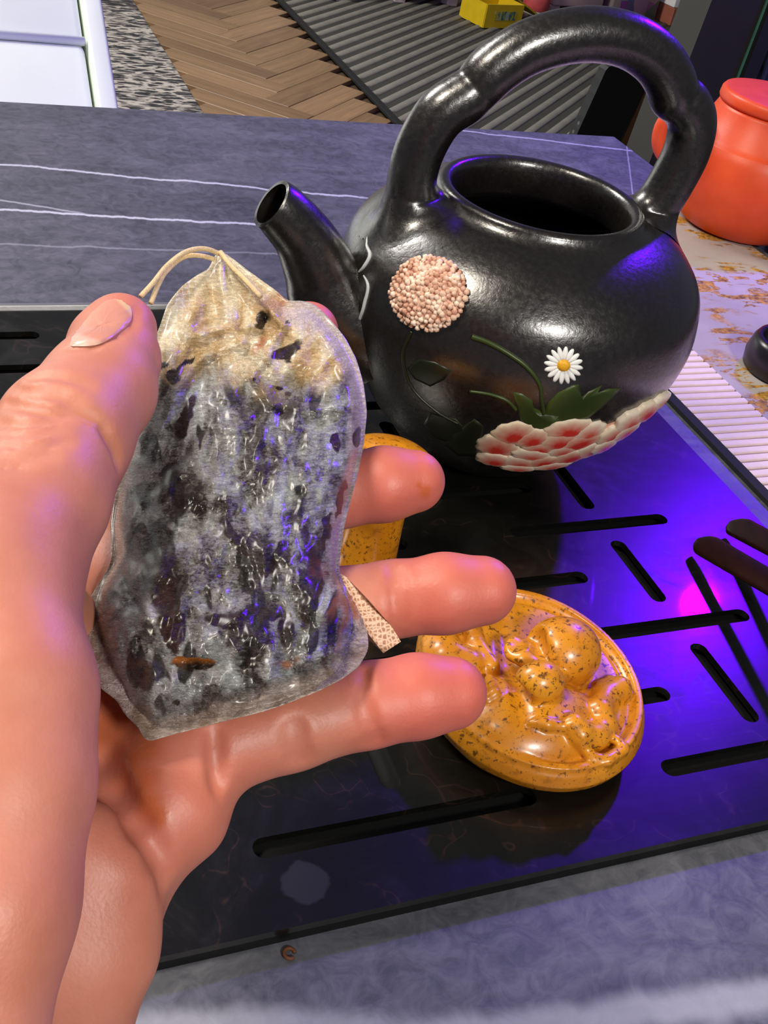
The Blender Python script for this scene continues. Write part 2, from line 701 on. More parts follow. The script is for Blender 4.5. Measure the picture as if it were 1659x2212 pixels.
def loop(ps):
    b = len(pts)
    pts.extend(ps)
    for i in range(len(ps)):
        edges.append((b + i, b + (i + 1) % len(ps)))


def rrect(x0, x1, y0, y1, r, n=5):
    out = []
    for cx_, cy_, a0 in ((x1 - r, y0 + r, -90), (x1 - r, y1 - r, 0), (x0 + r, y1 - r, 90), (x0 + r, y0 + r, 180)):
        for i in range(n + 1):
            a = math.radians(a0 + 90 * i / n)
            out.append((cx_ + r * math.cos(a), cy_ + r * math.sin(a)))
    return out


loop(rrect(RX0, RX1, RY0, RY1, 0.006))
for a, b, c, hor in slots:
    if hor:
        loop(rrect(a, b, c - SW, c + SW, SW * 0.98, 4))
    else:
        loop(rrect(c - SW, c + SW, a, b, SW * 0.98, 4))
vv, ee, ff, _, _, _ = delaunay_2d_cdt([Vector(q) for q in pts], edges, [], 0, 1e-7)


def in_slot(x_, y_):
    for a, b, c, hor in slots:
        u, w = (x_, y_) if hor else (y_, x_)
        if a < u < b and abs(w - c) < SW:
            return True
    return False


TH = 0.003
tris = []
for q in ff:
    c = sum((vv[i] for i in q), Vector((0, 0))) / len(q)
    if not in_slot(c.x, c.y) and RX0 < c.x < RX1 and RY0 < c.y < RY1:
        ar = (vv[q[1]] - vv[q[0]]).cross(vv[q[2]] - vv[q[0]])
        tris.append(tuple(q) if ar > 0 else tuple(reversed(q)))
nv = len(vv)
PV = [(q.x, q.y, 0) for q in vv] + [(q.x, q.y, -TH) for q in vv]
cnt_e = {}
for q in tris:
    for i in range(3):
        e = (q[i], q[(i + 1) % 3])
        cnt_e[e] = cnt_e.get(e, 0) + 1
PF = list(tris) + [tuple(i + nv for i in reversed(q)) for q in tris]
for (i, j) in cnt_e:
    if (j, i) not in cnt_e:
        PF.append((j, i, i + nv, j + nv))
plate = pyobj('slotted_plate', PV, PF, TRAY, tray, smooth=False)
rim_m = simple('tray_rim', (0.003, 0.003, 0.003), 0.5, 0.1, spec=0.25)
edge_z = (TABLE_Z - TH) / 2
for nm, c, s in [('side', ((RX0 + RX1) / 2, RY0 + .002, edge_z), (RX1 - RX0, .004, -TABLE_Z - TH)), ('side', ((RX0 + RX1) / 2, RY1 - .002, edge_z), (RX1 - RX0, .004, -TABLE_Z - TH)),
                 ('side', (RX0 + .002, (RY0 + RY1) / 2, edge_z), (.004, RY1 - RY0, -TABLE_Z - TH)), ('side', (RX1 - .002, (RY0 + RY1) / 2, edge_z), (.004, RY1 - RY0, -TABLE_Z - TH))]:
    boxobj(nm, c, s, rim_m, tray)
boxobj('basin', ((RX0 + RX1) / 2, (RY0 + RY1) / 2, TABLE_Z + 0.0004), (RX1 - RX0 - .01, RY1 - RY0 - .01, 0.0006), simple('basin_black', (0.002, 0.002, 0.002), 0.6), tray)
# bright far lip
boxobj('back_lip', ((RX0 + RX1) / 2, RY1 + .0015, -0.001), (RX1 - RX0, .003, 0.006), simple('lip_metal', (0.55, 0.55, 0.56), 0.3, 0.05, metallic=0.8), tray, bevel=0.0008)
tag(tray, 'black slotted tea tray holding the kettle and the ochre tea pet', 'tray')

# ================================================================== RUNNER
run = empty('table_runner', (0.5, 0.5, TABLE_Z))
t = NT('runner_cloth')
p = t.pos()
n1 = t.noise(p, 9, 4)
gold = t.noise(t.mapping(p, (30, 75, 10), (0, 0, 0.6), (2.0, .4, 0)), 1.0, 6, 0.7, 0.9)
patch = t.noise(p, 16, 2)
gm_ = t.math('MULTIPLY', t.maprange(gold, 0.50, 0.54), t.maprange(patch, 0.44, 0.52))
t.set(Base_Color=t.mix(gm_, t.ramp(n1, [(0.3, srgb(150, 140, 138)), (0.7, srgb(185, 174, 170))]), t.ramp(t.noise(p, 300, 3), [(0.3, srgb(90, 60, 14)), (0.7, srgb(205, 150, 50))])),
      Roughness=0.8, Normal=t.bump(t.noise(p, 900, 2), 0.3, 0.0005))
RUNNER = t.m
RZ = TABLE_Z
e0, e1, e2 = 0.4015, 0.408, 0.455
t_r = 0.0022
boxobj('cloth', ((e2 + TX1 - .012) / 2, 0.405, RZ + t_r / 2), (TX1 - .012 - e2, .70, t_r), RUNNER, run)
boxobj('edging', ((e0 + e1) / 2, 0.405, RZ + t_r / 2 + .0003), (e1 - e0, .70, t_r + .0006), simple('edging_black', (0.01, 0.01, 0.011), 0.9), run)
ribm = simple('rib_cloth', srgb(226, 204, 200), 0.85, 0.08, 60)
ribs = simple('rib_back', srgb(150, 128, 130), 0.85, 0.08, 60)
boxobj('rib_backing', ((e1 + e2) / 2, 0.405, RZ + .0006), (e2 - e1, .70, .0012), ribs, run)
bm = bmesh.new()
box_bm(bm, (0, 0, 0), (e2 - e1, .0052, .0022), 0, .0009, 2)
me = bpy.data.meshes.new('rib')
bm.to_mesh(me)
bm.free()
me.materials.append(ribm)
for i in range(100):
    yy = 0.06 + i * 0.0070
    if yy > .75:
        break
    o = bpy.data.objects.new('rib', me)
    COL.objects.link(o)
    o.location = Vector(((e1 + e2) / 2, yy, RZ + .0018)) - run.location
    o.rotation_euler = (0, 0, random.uniform(-.01, .01))
    o.parent = run
tag(run, 'lilac grey table runner with gold flecks and a ribbed pink band', 'table runner')

# ================================================================== KETTLE
KC = np.array([.257, .412])
KZ = np.array([0, .016, .04, .066, .09, .112, .1245, .130])
KR = np.array([.030, .050, .0685, .081, .084, .0755, .060, .0470])


def hermite(xk, yk, xx):
    m = np.gradient(yk, xk)
    i = np.clip(np.searchsorted(xk, xx) - 1, 0, len(xk) - 2)
    h = xk[i + 1] - xk[i]
    tt = (xx - xk[i]) / h
    return (2 * tt ** 3 - 3 * tt ** 2 + 1) * yk[i] + (tt ** 3 - 2 * tt ** 2 + tt) * h * m[i] + (-2 * tt ** 3 + 3 * tt ** 2) * yk[i + 1] + (tt ** 3 - tt ** 2) * h * m[i + 1]


def k_rad(zv):
    return hermite(KZ, KR, np.clip(np.asarray(zv, float), 0, .130))


def k_hit(px_, py_):
    d = ray(px_, py_)
    tt = np.linspace(.34, .62, 1500)
    P = CAM + d[None] * tt[:, None]
    rr = np.hypot(P[:, 0] - KC[0], P[:, 1] - KC[1])
    ins = (P[:, 2] > 0) & (P[:, 2] < .130) & (rr < k_rad(P[:, 2]))
    if not ins.any():
        # graze: nearest approach to the body
        q = np.where((P[:, 2] > 0) & (P[:, 2] < .130), rr - k_rad(P[:, 2]), 9)
        pt = P[q.argmin()]
    else:
        pt = P[ins.argmax()]
    zz = float(pt[2])
    dr = float(k_rad(zz + 5e-4) - k_rad(zz - 5e-4)) / 1e-3
    v = pt[:2] - KC
    v = v / np.hypot(*v)
    nn = np.array([v[0], v[1], -dr])
    nn /= np.linalg.norm(nn)
    rad = float(k_rad(zz))
    pt = np.array([KC[0] + v[0] * rad, KC[1] + v[1] * rad, zz])
    return pt, nn


t = NT('black_clay')
p = t.coord()
g1 = t.noise(p, 420, 4, 0.6)
g2 = t.noise(p, 1300, 2)
t.set(Base_Color=t.ramp(t.noise(p, 60, 4), [(0.3, (0.0070, 0.0055, 0.0052)), (0.7, (0.012, 0.0092, 0.0085))]),
      Roughness=t.ramp(g1, [(0.35, (0.24,) * 3), (0.65, (0.36,) * 3)]), Normal=t.bump(g2, 0.10, 0.0004, t.bump(g1, 0.22, 0.0008)))
t.b.inputs['Specular IOR Level'].default_value = 1.0
t.b.inputs['Coat Weight'].default_value = 0.6
t.b.inputs['Coat Roughness'].default_value = 0.22
CLAY = t.m
kettle = empty('kettle', (KC[0], KC[1], 0))
zs = np.linspace(0.0, .130, 60)
prof = [(0, 0.0005), (.028, 0.0005)] + [(float(k_rad(q)), float(q)) for q in zs]
prof += [(.0468, .1318), (.0458, .1330), (.0445, .1336), (.0425, .1334), (.0412, .1325), (.0402, .130), (.0400, .1175), (.044, .113), (.066, .108), (.078, .088), (.074, .06), (.055, .025), (.03, .008), (0, .008)]
lathe('body', prof, KC, CLAY, kettle, 128)
KA = math.radians(-3)
kd = np.array([math.cos(KA), math.sin(KA), 0])


def kp(u, z, s=0.0):
    return np.array([KC[0], KC[1], z]) + kd * u + np.array([-kd[1], kd[0], 0]) * s


# bail handle (three arched lobes)
hp = [(-.0585, .106), (-.0610, .122), (-.0625, .138), (-.0610, .151), (-.0555, .1640), (-.0470, .1710), (-.0425, .1750), (-.0370, .1830), (-.0250, .1925), (-.010, .1985), (.006, .2010),
      (.022, .1995), (.0365, .1935), (.0465, .1850), (.0500, .1790), (.0565, .1770), (.0635, .1690), (.0655, .1560), (.0630, .1420), (.0595, .130), (.0565, .119), (.0550, .110)]
hpath = catmull([kp(u, z) for u, z in hp], 8)
uu = np.linspace(0, 1, len(hpath))
hr = 0.0099 + 0.0006 * np.sin(uu * math.pi) + 0.0018 * np.exp(-((uu - .02) / 0.04) ** 2) + 0.0012 * np.exp(-((.98 - uu) / 0.04) ** 2)
for c0 in (0.28, 0.675):
    hr = hr - 0.0011 * np.exp(-((uu - c0) / 0.025) ** 2)
KS = SDF((KC[0] - .082, KC[1] - .024, .098), (KC[0] + .084, KC[1] + .024, .216), .0009)
sl, X, Y, Z = KS.sub(KS.lo - 1, KS.lo + 1)
rho_k = np.sqrt((X - KC[0]) ** 2 + (Y - KC[1]) ** 2)
zc = np.clip(Z, 0, .130)
rk_ = np.interp(zc, zs_k := np.linspace(0, .130, 261), k_rad(zs_k))
sl_ = np.interp(zc, zs_k, np.gradient(k_rad(zs_k), zs_k))
body_d = (rho_k - rk_) / np.sqrt(1 + sl_ ** 2)
body_d = np.where(Z > .130, np.sqrt(np.maximum(rho_k - .047, 0) ** 2 + (Z - .130) ** 2), body_d).astype(np.float32)
hd_ = KS.blank()
for i in range(len(hpath) - 1):
    KS.cone(hd_, hpath[i], hpath[i + 1], float(hr[i]), float(hr[i + 1]), .0008)
KB = .011
D = KS.smin(body_d, hd_, KB)
V, Q = KS.mesh(D)
V = laplace(V, Q, 2, .5)
ii = np.clip(np.round((V - KS.lo) / KS.h).astype(int), 0, np.array(D.shape) - 1)
dif = (hd_ - body_d)[ii[:, 0], ii[:, 1], ii[:, 2]]
zmax_ok = V[:, 2] > .1
keepv = (dif < KB * .93) & zmax_ok & (np.hypot(V[:, 0] - KC[0], V[:, 1] - KC[1]) > .0462)
keepv |= (V[:, 2] > .136)
# leave out faces along the border of the working box
inb = ((V > KS.lo + .003) & (V < KS.lo + (np.array(D.shape) - 1) * KS.h - .003)).all(1)
kq = (keepv & inb)[Q].all(1)
Q = Q[kq]
used_v = np.unique(Q)
mp = np.full(len(V), -1)
mp[used_v] = np.arange(len(used_v))
np_mesh('bail_handle', V[used_v], mp[Q], CLAY, kettle)
# spout
sp_ = catmull([kp(-.066, .062), kp(-.080, .071), kp(-.091, .0835), kp(-.0985, .097), kp(-.1065, .109), kp(-.1165, .119), kp(-.1215, .1225)], 10)
su = np.linspace(0, 1, len(sp_))
sr = np.interp(su, [0, .2, .45, .7, .9, 1], [.026, .0225, .0160, .0125, .0112, .0108])
outer = tube_geo(sp_, sr, 40, cap=False)
inner = tube_geo(sp_[::-1], (sr - .0016)[::-1], 40, cap=False)
V = list(outer[0]) + list(inner[0])
nO = len(outer[0])
Fc = list(outer[1]) + [tuple(i + nO for i in q) for q in inner[1]]
Fl = (len(sp_) - 1) * 40
ring_o = [Fl + k for k in range(40)]
# inner ring at the mouth = first ring of reversed path; match by nearest vertex
inn = [nO + k for k in range(40)]
A_ = np.array([V[i] for i in ring_o])
B_ = np.array([V[i] for i in inn])
near = [inn[int(np.argmin(np.linalg.norm(B_ - a, axis=1)))] for a in A_]
for k in range(40):
    q = (ring_o[k], ring_o[(k + 1) % 40], near[(k + 1) % 40], near[k])
    if len(set(q)) == 4:
        Fc.append(q)
tube_o = pyobj('spout', V, Fc, CLAY, kettle)


# --- painted relief decoration on the body
def surf_patch(name, outline, mat, height=.0006, base=.00015, center=None, rings=6, parent=None, attr=True, kind=None):
    parent = kettle if parent is None else parent
    ol = np.array(outline, float)
    c = ol.mean(0) if center is None else np.array(center, float)
    n = len(ol)
    V, S = [], []
    pt, nn = k_hit(*c)
    V.append(pt + nn * (base + height))
    S.append(0)
    for i in range(1, rings + 1):
        s = i / rings
        for q in ol:
            xy = c + (q - c) * s
            pt, nn = k_hit(*xy)
            V.append(pt + nn * (base + height * math.sqrt(max(0, 1 - s ** 2.5))))
            S.append(s)
    for q in ol:
        pt, nn = k_hit(*q)
        V.append(pt - nn * .0006)
        S.append(1)
    Fc = []
    for k in range(n):
        Fc.append((0, 1 + k, 1 + (k + 1) % n))
    for i in range(rings):
        for k in range(n):
            a = 1 + i * n + k
            b = 1 + i * n + (k + 1) % n
            Fc.append((a, a + n, b + n, b))
    o = pyobj(name, V, Fc, mat, parent)
    if attr:
        set_attr(o, 'edge', S)
    return o


def petal_mat(name, inner_c, outer_c, p0=0.35, p1=0.8, rough=0.45):
    t = NT(name)
    e = t.attr('edge')
    f = t.math('ADD', e, t.math('MULTIPLY', t.math('SUBTRACT', t.noise(t.coord(), 300, 3), 0.5), 0.3))
    t.set(Base_Color=t.ramp(f, [(p0, inner_c), (p1, outer_c)]), Roughness=rough)
    return t.m


PEONY = petal_mat('peony_enamel', srgb(214, 52, 40), srgb(236, 218, 190), 0.25, 0.95)
PEONY2 = petal_mat('peony_enamel_pale', srgb(220, 88, 70), srgb(238, 222, 198), 0.15, 0.85)
LEAF = petal_mat('leaf_enamel', srgb(44, 58, 20), srgb(56, 70, 26), 0.3, 0.9, 0.4)
LEAFD = petal_mat('leaf_enamel_dark', srgb(22, 27, 12), srgb(26, 32, 14), 0.3, 0.9, 0.4)
WHITEP = petal_mat('daisy_white', srgb(250, 250, 246), srgb(236, 238, 236), 0.3, 0.95)
YELLOW = simple('daisy_centre_yellow', srgb(236, 170, 30), 0.5, 0.25, 900)


def ell(cx_, cy_, rx_, ry_, ang, n=18, wav=0.0, wn=5, sharp=0.0):
    a = np.linspace(0, 2 * math.pi, n, endpoint=False)
    r_ = 1 + wav * np.cos(a * wn)
    xx = rx_ * np.cos(a) * r_
    yy = ry_ * np.sin(a) * r_ * (1 - sharp * np.abs(np.cos(a)) ** 3)
    c, s = math.cos(math.radians(ang)), math.sin(math.radians(ang))
    return np.stack([cx_ + c * xx - s * yy, cy_ + s * xx + c * yy], 1)


# leaves and stems first
surf_patch('leaf', [(1170, 895), (1185, 868), (1205, 848), (1236, 832), (1250, 830), (1243, 852), (1252, 862), (1272, 846), (1300, 832), (1290, 848), (1312, 840), (1340, 838), (1330, 852), (1300, 880), (1268, 905), (1225, 918), (1190, 912)], LEAF, .0004)
surf_patch('leaf', [(1108, 846), (1128, 850), (1150, 866), (1152, 880), (1185, 895), (1225, 900), (1200, 922), (1160, 934), (1135, 930), (1122, 900), (1116, 875)], LEAF, .0004)
surf_patch('leaf', [(1000, 920), (1025, 905), (1045, 920), (1040, 950), (1030, 985), (990, 985), (960, 960), (975, 935)], LEAFD, .0003)
surf_patch('leaf', [(905, 775), (940, 782), (975, 800), (960, 820), (930, 835), (895, 818), (880, 795)], LEAFD, .0003)
surf_patch('leaf', [(930, 890), (985, 905), (1010, 930), (980, 960), (940, 945), (915, 915)], LEAFD, .0003)


def surf_line(name, pts_, w, mat, h=.0004, n=6):
    path = catmull([np.array(q, float) for q in pts_], 8)
    P3, rad = [], []
    for q in path:
        pt, nn = k_hit(*q[:2])
        P3.append(pt + nn * h * 0.3)
    V, Fc = tube_geo(P3, np.interp(np.linspace(0, 1, len(P3)), np.linspace(0, 1, len(w)), w), 8)
    o = pyobj(name, V, Fc, mat, kettle)
    set_attr(o, 'edge', np.full(len(V), .5))
    return o


surf_line('stem', [(1020, 727), (1060, 742), (1105, 768), (1140, 795), (1165, 830), (1170, 865), (1174, 893)], [.0012, .0011, .0010, .0009, .0009], LEAF)
surf_line('stem', [(1015, 845), (1060, 852), (1095, 865), (1115, 885)], [.0006, .0008, .0008], LEAF)
surf_line('stem', [(890, 715), (872, 760), (878, 810), (900, 850), (945, 890), (990, 915)], [.0007, .0007, .0006, .0006], LEAFD)
GREY_LINE = petal_mat('pale_glint', srgb(180, 184, 186), srgb(200, 204, 206))  # wavy reflected glint on the clay, painted as pale streaks
surf_line('glint_line', [(797, 503), (793, 530), (800, 552), (788, 575), (775, 588)], [.0004, .0006, .0009, .0008, .0003], GREY_LINE)
surf_line('glint_line', [(786, 595), (796, 618), (790, 650), (782, 678), (770, 705), (760, 722)], [.0003, .0008, .0009, .0008, .0006, .0003], GREY_LINE)

# peony petals
pet = [(1110, 935, 52, 24, -8, 0), (1075, 962, 48, 24, 6, 0), (1150, 945, 44, 20, -8, 0), (1230, 925, 58, 20, -8, 0), (1165, 966, 42, 17, 0, 0), (1210, 950, 50, 20, -10, 0),
       (1270, 930, 40, 16, -22, 1), (1250, 950, 60, 17, -18, 0), (1215, 968, 40, 12, -12, 1), (1150, 978, 48, 12, 3, 1), (1070, 988, 42, 13, 6, 0), (1125, 992, 46, 12, 4, 1), (1175, 990, 46, 12, -6, 0),
       (1230, 980, 46, 12, -14, 0), (1275, 965, 44, 12, -22, 1), (1120, 1003, 40, 7, 2, 1), (1190, 998, 44, 7, -8, 1), (1320, 935, 40, 15, -30, 0), (1355, 905, 36, 15, -34, 1), (1390, 885, 34, 13, -36, 0), (1425, 862, 26, 9, -38, 1), (1345, 925, 40, 9, -34, 1), (1300, 955, 34, 9, -28, 1)]
peony = surf_patch('peony', [(1040, 960), (1100, 925), (1230, 920), (1300, 930), (1400, 885), (1360, 930), (1280, 970), (1200, 1000), (1100, 1000), (1050, 990)], PEONY, .0002, .0001)
for i, (a, b, rx_, ry_, an, w) in enumerate(pet):
    lo_ = math.radians(an + 90)
    surf_patch('petal', ell(a, b, rx_, ry_, an, 28, .07, 9), PEONY2 if w else PEONY, .0009, .0002 + .00009 * i,
               center=(a + math.cos(lo_) * ry_ * .45, b + math.sin(lo_) * ry_ * .45), parent=peony, rings=7)
# daisy
daisy = surf_patch('daisy', ell(1217, 789, 15, 13, 0, 18), YELLOW, .0012, .0003, rings=4)
for i in range(16):
    a = math.radians(i * 22.5 + 8)
    dx, dy = math.cos(a), math.sin(a)
    L_ = 38 if i % 2 else 35
    c0 = (1217 + dx * 27, 789 + dy * 26)
    surf_patch('petal', ell(c0[0], c0[1], 15.5, 5.6, math.degrees(a), 14), WHITEP, .0005, .0002, rings=4, parent=daisy)
# beaded blossom ball: a mound of tiny pinkish beads
BEAD = NT('blossom_bead')
BEAD.set(Base_Color=BEAD.ramp(BEAD.noise(BEAD.coord(), 240, 2), [(0.35, srgb(196, 142, 118)), (0.5, srgb(228, 190, 166)), (0.65, srgb(245, 222, 202))]), Roughness=0.55)
bm = bmesh.new()
ico = bmesh.new()
bmesh.ops.create_icosphere(ico, subdivisions=1, radius=1.0)
iv = np.array([v.co for v in ico.verts])
ifc = [[v.index for v in f.verts] for f in ico.faces]
ico.free()
BV, BF = [], []
placed = []
for tr in range(9000):
    a = random.random() * 2 * math.pi
    s = math.sqrt(random.random())
    qx, qy = 928 + 81 * s * math.cos(a), 634 + 78 * s * math.sin(a)
    if any((qx - u) ** 2 + (qy - v) ** 2 < 8.4 ** 2 for u, v in placed):
        continue
    placed.append((qx, qy))
    pt, nn = k_hit(qx, qy)
    c = pt + nn * (.0004 + .0035 * math.sqrt(max(0, 1 - s * s)) + random.uniform(-.0003, .0004))
    r_ = random.uniform(.00110, .00165)
    b = len(BV)
    BV.extend(c + iv * r_)
    BF.extend([tuple(q + b for q in f) for f in ifc])
bo = pyobj('blossom_beads', BV, BF, BEAD.m, kettle)
tag(bo, kind='stuff')
surf_patch('blossom_mound', ell(928, 634, 78, 75, 0, 26), BEAD.m, .0034, .0002, rings=8)
tag(kettle, 'black clay kettle with arched handle and painted peony, daisy and blossom', 'kettle')

# ================================================================== RED CLAY JAR
t = NT('red_clay')
p = t.coord()
t.set(Base_Color=t.ramp(t.noise(p, 40, 4), [(0.3, srgb(216, 70, 28)), (0.7, srgb(232, 84, 38))]), Roughness=0.42, Normal=t.bump(t.noise(p, 900, 3), 0.08, 0.0005))
REDC = t.m
JC = np.array([.622, .700])
JZ = RZ + t_r
jar = empty('clay_jar', (JC[0], JC[1], JZ))
jp = [(0, 0), (.038, 0), (.046, .004), (.056, .016), (.0625, .034), (.0635, .048), (.0610, .062), (.0580, .0690), (.0565, .0700), (.0545, .0735), (.049, .082), (.0445, .092), (.0435, .0950), (0, .0950)]
cv = catmull([(a, b, 0) for a, b in jp[1:8]], 6)
prof = [(0, JZ)] + [(float(q[0]), JZ + float(q[1])) for q in cv] + [(a, JZ + b) for a, b in jp[8:]]
lathe('body', prof, JC, REDC, jar, 96)
lathe('lid', [(0, JZ + .0952), (.0445, JZ + .0952), (.0455, JZ + .0975), (.0450, JZ + .1025), (.0435, JZ + .1045), (.041, JZ + .1050), (0, JZ + .1050)], JC, REDC, jar, 96)
ha = math.radians(172)
hd = np.array([math.cos(ha), math.sin(ha), 0])
hpth = catmull([np.array([*JC, JZ]) + hd * u + np.array([0, 0, z]) for u, z in [(.052, .074), (.066, .0840), (.080, .0850), (.0900, .075), (.0885, .060), (.078, .049), (.060, .044)]], 8)
tube('handle', hpth, .0058, REDC, jar, 20)
tag(jar, 'round red clay jar with flat lid and ring handle on the runner', 'jar')

# small black cup on the runner
cupc = gp(1690, 805, JZ)[:2]
lathe_m = simple('black_glaze', (0.008, 0.006, 0.010), 0.3, 0.2)
cp = [(0, 0), (.024, 0), (.0265, .002), (.0275, .010), (.0255, .019), (.0235, .0222), (.021, .0225), (.0195, .020), (.019, .008), (0, .006)]
cup = lathe('tea_cup', [(a, JZ + b) for a, b in cp], (cupc[0], cupc[1]), lathe_m, None, 64)
tag(cup, 'low black glazed tea cup on the gold-flecked runner', 'cup')

# ================================================================== TEA PET
t = NT('speckled_ochre')
p = t.coord()
v1 = t.voro(t.mapping(p, (1, 1, 1.0)), 560)
v2 = t.noise(p, 260, 4, 0.65)
v3 = t.noise(p, 45, 3)
base = t.ramp(v3, [(0.3, srgb(188, 112, 14)), (0.7, srgb(220, 146, 26))])
v4 = t.noise(p, 520, 3, 0.6, 0.4)
v5 = t.noise(p, 900, 2, 0.6, 0.3)
spk = t.math('MAXIMUM', t.maprange(t.math('ADD', v4, t.math('MULTIPLY', v3, .25)), 0.735, 0.775), t.math('MULTIPLY', t.maprange(v5, .64, .69), .8))
base = t.mix(t.math('MULTIPLY', t.maprange(v2, 0.52, 0.66), 0.45), base, srgb(120, 62, 14))
t.set(Base_Color=t.mix(t.math('MULTIPLY', spk, 0.75), base, srgb(58, 28, 8)), Roughness=0.36, Normal=t.bump(v2, 0.12, 0.0006))
t.b.inputs['Coat Weight'].default_value = 0.4
t.b.inputs['Coat Roughness'].default_value = 0.20
OCHRE = t.m
PC = np.array([.2009, .2412, 0.0])
S = SDF((PC[0] - .056, PC[1] - .060, -.004), (PC[0] + .056, PC[1] + .060, .062), .0006)
D = S.blank()
sl, X, Y, Z = S.sub(S.lo - 1, S.lo + 1)
ang = math.radians(-8.2)
xr = (X - PC[0]) * math.cos(ang) - (Y - PC[1]) * -math.sin(ang)
xr = (X - PC[0]) * math.cos(math.radians(8.2)) - (Y - PC[1]) * math.sin(math.radians(8.2))
yr = (X - PC[0]) * math.sin(math.radians(8.2)) + (Y - PC[1]) * math.cos(math.radians(8.2))
rho = np.sqrt((xr / .0436) ** 2 + (yr / .0494) ** 2) * .0465      # elliptical radius (~metres)
prz = np.array([0.0, .003, .007, .011, .0145, .0165])
prr = np.array([.036, .041, .0450, .0465, .0452, .0430])
rz = np.interp(Z, prz, prr)
slab = np.maximum(rho - rz, np.maximum(-Z, Z - .0165 + 0 * X))
# hollow behind the raised lip
lip = np.maximum(np.abs(rho - .0425) - .0012, np.abs(Z - .0165) - .0012)
D[sl] = S.smin(slab.astype(np.float32), lip.astype(np.float32), .002)
grv = np.exp(-((rho - .0385) / .0016) ** 2 - ((Z - .0165) / .003) ** 2) * .0018
D[sl] += grv.astype(np.float32)
Rz = np.array([[math.cos(math.radians(8.2)), -math.sin(math.radians(8.2)), 0], [math.sin(math.radians(8.2)), math.cos(math.radians(8.2)), 0], [0, 0, 1]])
DC, DR = np.array([*gp(1142, 1566, .012)[:2], .011]), np.array([.0285, .0215, .0155])
S.ellipsoid(D, DC, DR, .0015, Rz)


def dome(x, y, lift=0.0):
    d = ray(x, y)
    tt = np.linspace(.3, .5, 900)
    P = CAM + d[None] * tt[:, None]
    q = (P - DC) @ Rz.T / DR
    ins = ((q ** 2).sum(1) < 1) | (P[:, 2] < .0165)
    pt = P[ins.argmax()] if ins.any() else P[-1]
    n_ = (pt - DC) / DR ** 2
    n_ /= np.linalg.norm(n_)
    if pt[2] <= .0166:
        n_ = np.array([0, 0, 1.0])
    return pt + n_ * lift


def ridge(pp, r0, k=.002, lift=0.0, r1=None):
    q = [dome(a, b, lift) for a, b in pp]
    rr = np.linspace(r0, r0 if r1 is None else r1, len(q))
    for i in range(len(q) - 1):
        S.cone(D, q[i], q[i + 1], rr[i], rr[i + 1], k)


# body outline, bag, head, ear and folded sleeves of the reclining figure
S.ellipsoid(D, dome(1205, 1435, .0065), (.0148, .0140, .0130), .0012)          # head
S.ellipsoid(D, dome(1160, 1490, .003), (.0095, .0080, .0085), .002)          # jaw / shoulder
S.ellipsoid(D, dome(1126, 1446, .0085), (.0088, .0092, .0062), .0012)              # ear
ear_in = [(1104, 1462), (1108, 1428), (1126, 1412), (1146, 1420), (1150, 1444), (1136, 1466)]
tow = CAM - dome(1126, 1446, .0085)
tow /= np.linalg.norm(tow)
el = [dome(a, b, .0100) + tow * .003 for a, b in ear_in]
for a, b in zip(el[:-1], el[1:]):
    S.groove(D, a, b, .0030, .0030)
ridge([(1150, 1500), (1180, 1486), (1230, 1474)], .0022, .001, .004)
ridge([(1130, 1500), (1142, 1535), (1138, 1556), (1180, 1566), (1228, 1572), (1252, 1606), (1278, 1640), (1310, 1645), (1345, 1622)], .0021, .0015, .0006)
ridge([(1335, 1492), (1305, 1510), (1290, 1540), (1300, 1568), (1282, 1592), (1248, 1586), (1235, 1566)], .0050, .002, .0010, .0040)
ridge([(1268, 1602), (1300, 1592), (1330, 1604), (1342, 1618)], .0017, .001, .0012)
ridge([(1290, 1480), (1320, 1470), (1345, 1478)], .0014, .001, .0006)
ridge([(945, 1372), (960, 1420), (1010, 1440)], .0070, .004, .0)
ridge([(1010, 1345), (1025, 1400), (1060, 1450)], .0035, .002, .002)
ridge([(1058, 1470), (1070, 1500), (1052, 1512)], .0018, .001, .0006)
for a, b in [((1085, 1335), (1100, 1430)), ((1100, 1430), (1125, 1500)), ((1125, 1500), (1132, 1545))]:
    S.groove(D, dome(*a, .001), dome(*b, .001), .0042, .0030)
V, Q = S.mesh(D)
V = laplace(V, Q, 2, .5)
pet_o = np_mesh('tea_pet', V, Q, OCHRE)
tag(pet_o, 'speckled ochre ceramic tea pet, an oval carved with a reclining figure', 'tea pet')

# mushroom shaped second tea pet, mostly hidden behind the fingers
fc = gp(786, 1238, 0)[:2]
fp = [(0, 0), (.0118, 0), (.0125, .002), (.0120, .012), (.0116, .030), (.0120, .042), (.0150, .0465), (.0200, .0490), (.0222, .0520), (.0212, .0560), (.0170, .0600), (.0095, .0630), (.004, .0638), (0, .064)]
cv = catmull([(a, b, 0) for a, b in fp[1:-1]], 6)
fig = lathe('tea_pet', [(0, 0)] + [(float(q[0]), float(q[1])) for q in cv] + [(0, .064)], fc, OCHRE, None, 72)
tag(fig, 'mushroom-shaped speckled ochre tea pet standing behind the hand', 'tea pet')

# ================================================================== TONGS
t = NT('dark_wood')
p = t.coord()
f = t.noise(t.mapping(p, (40, 40, 300), (0.5, 0.3, 0)), 1.0, 5, 0.6)
t.set(Base_Color=t.ramp(f, [(0.3, srgb(26, 9, 5)), (0.7, srgb(46, 18, 8))]), Roughness=0.35)
DWOOD = t.m
tong = empty('tea_tongs', (.36, .26, 0))


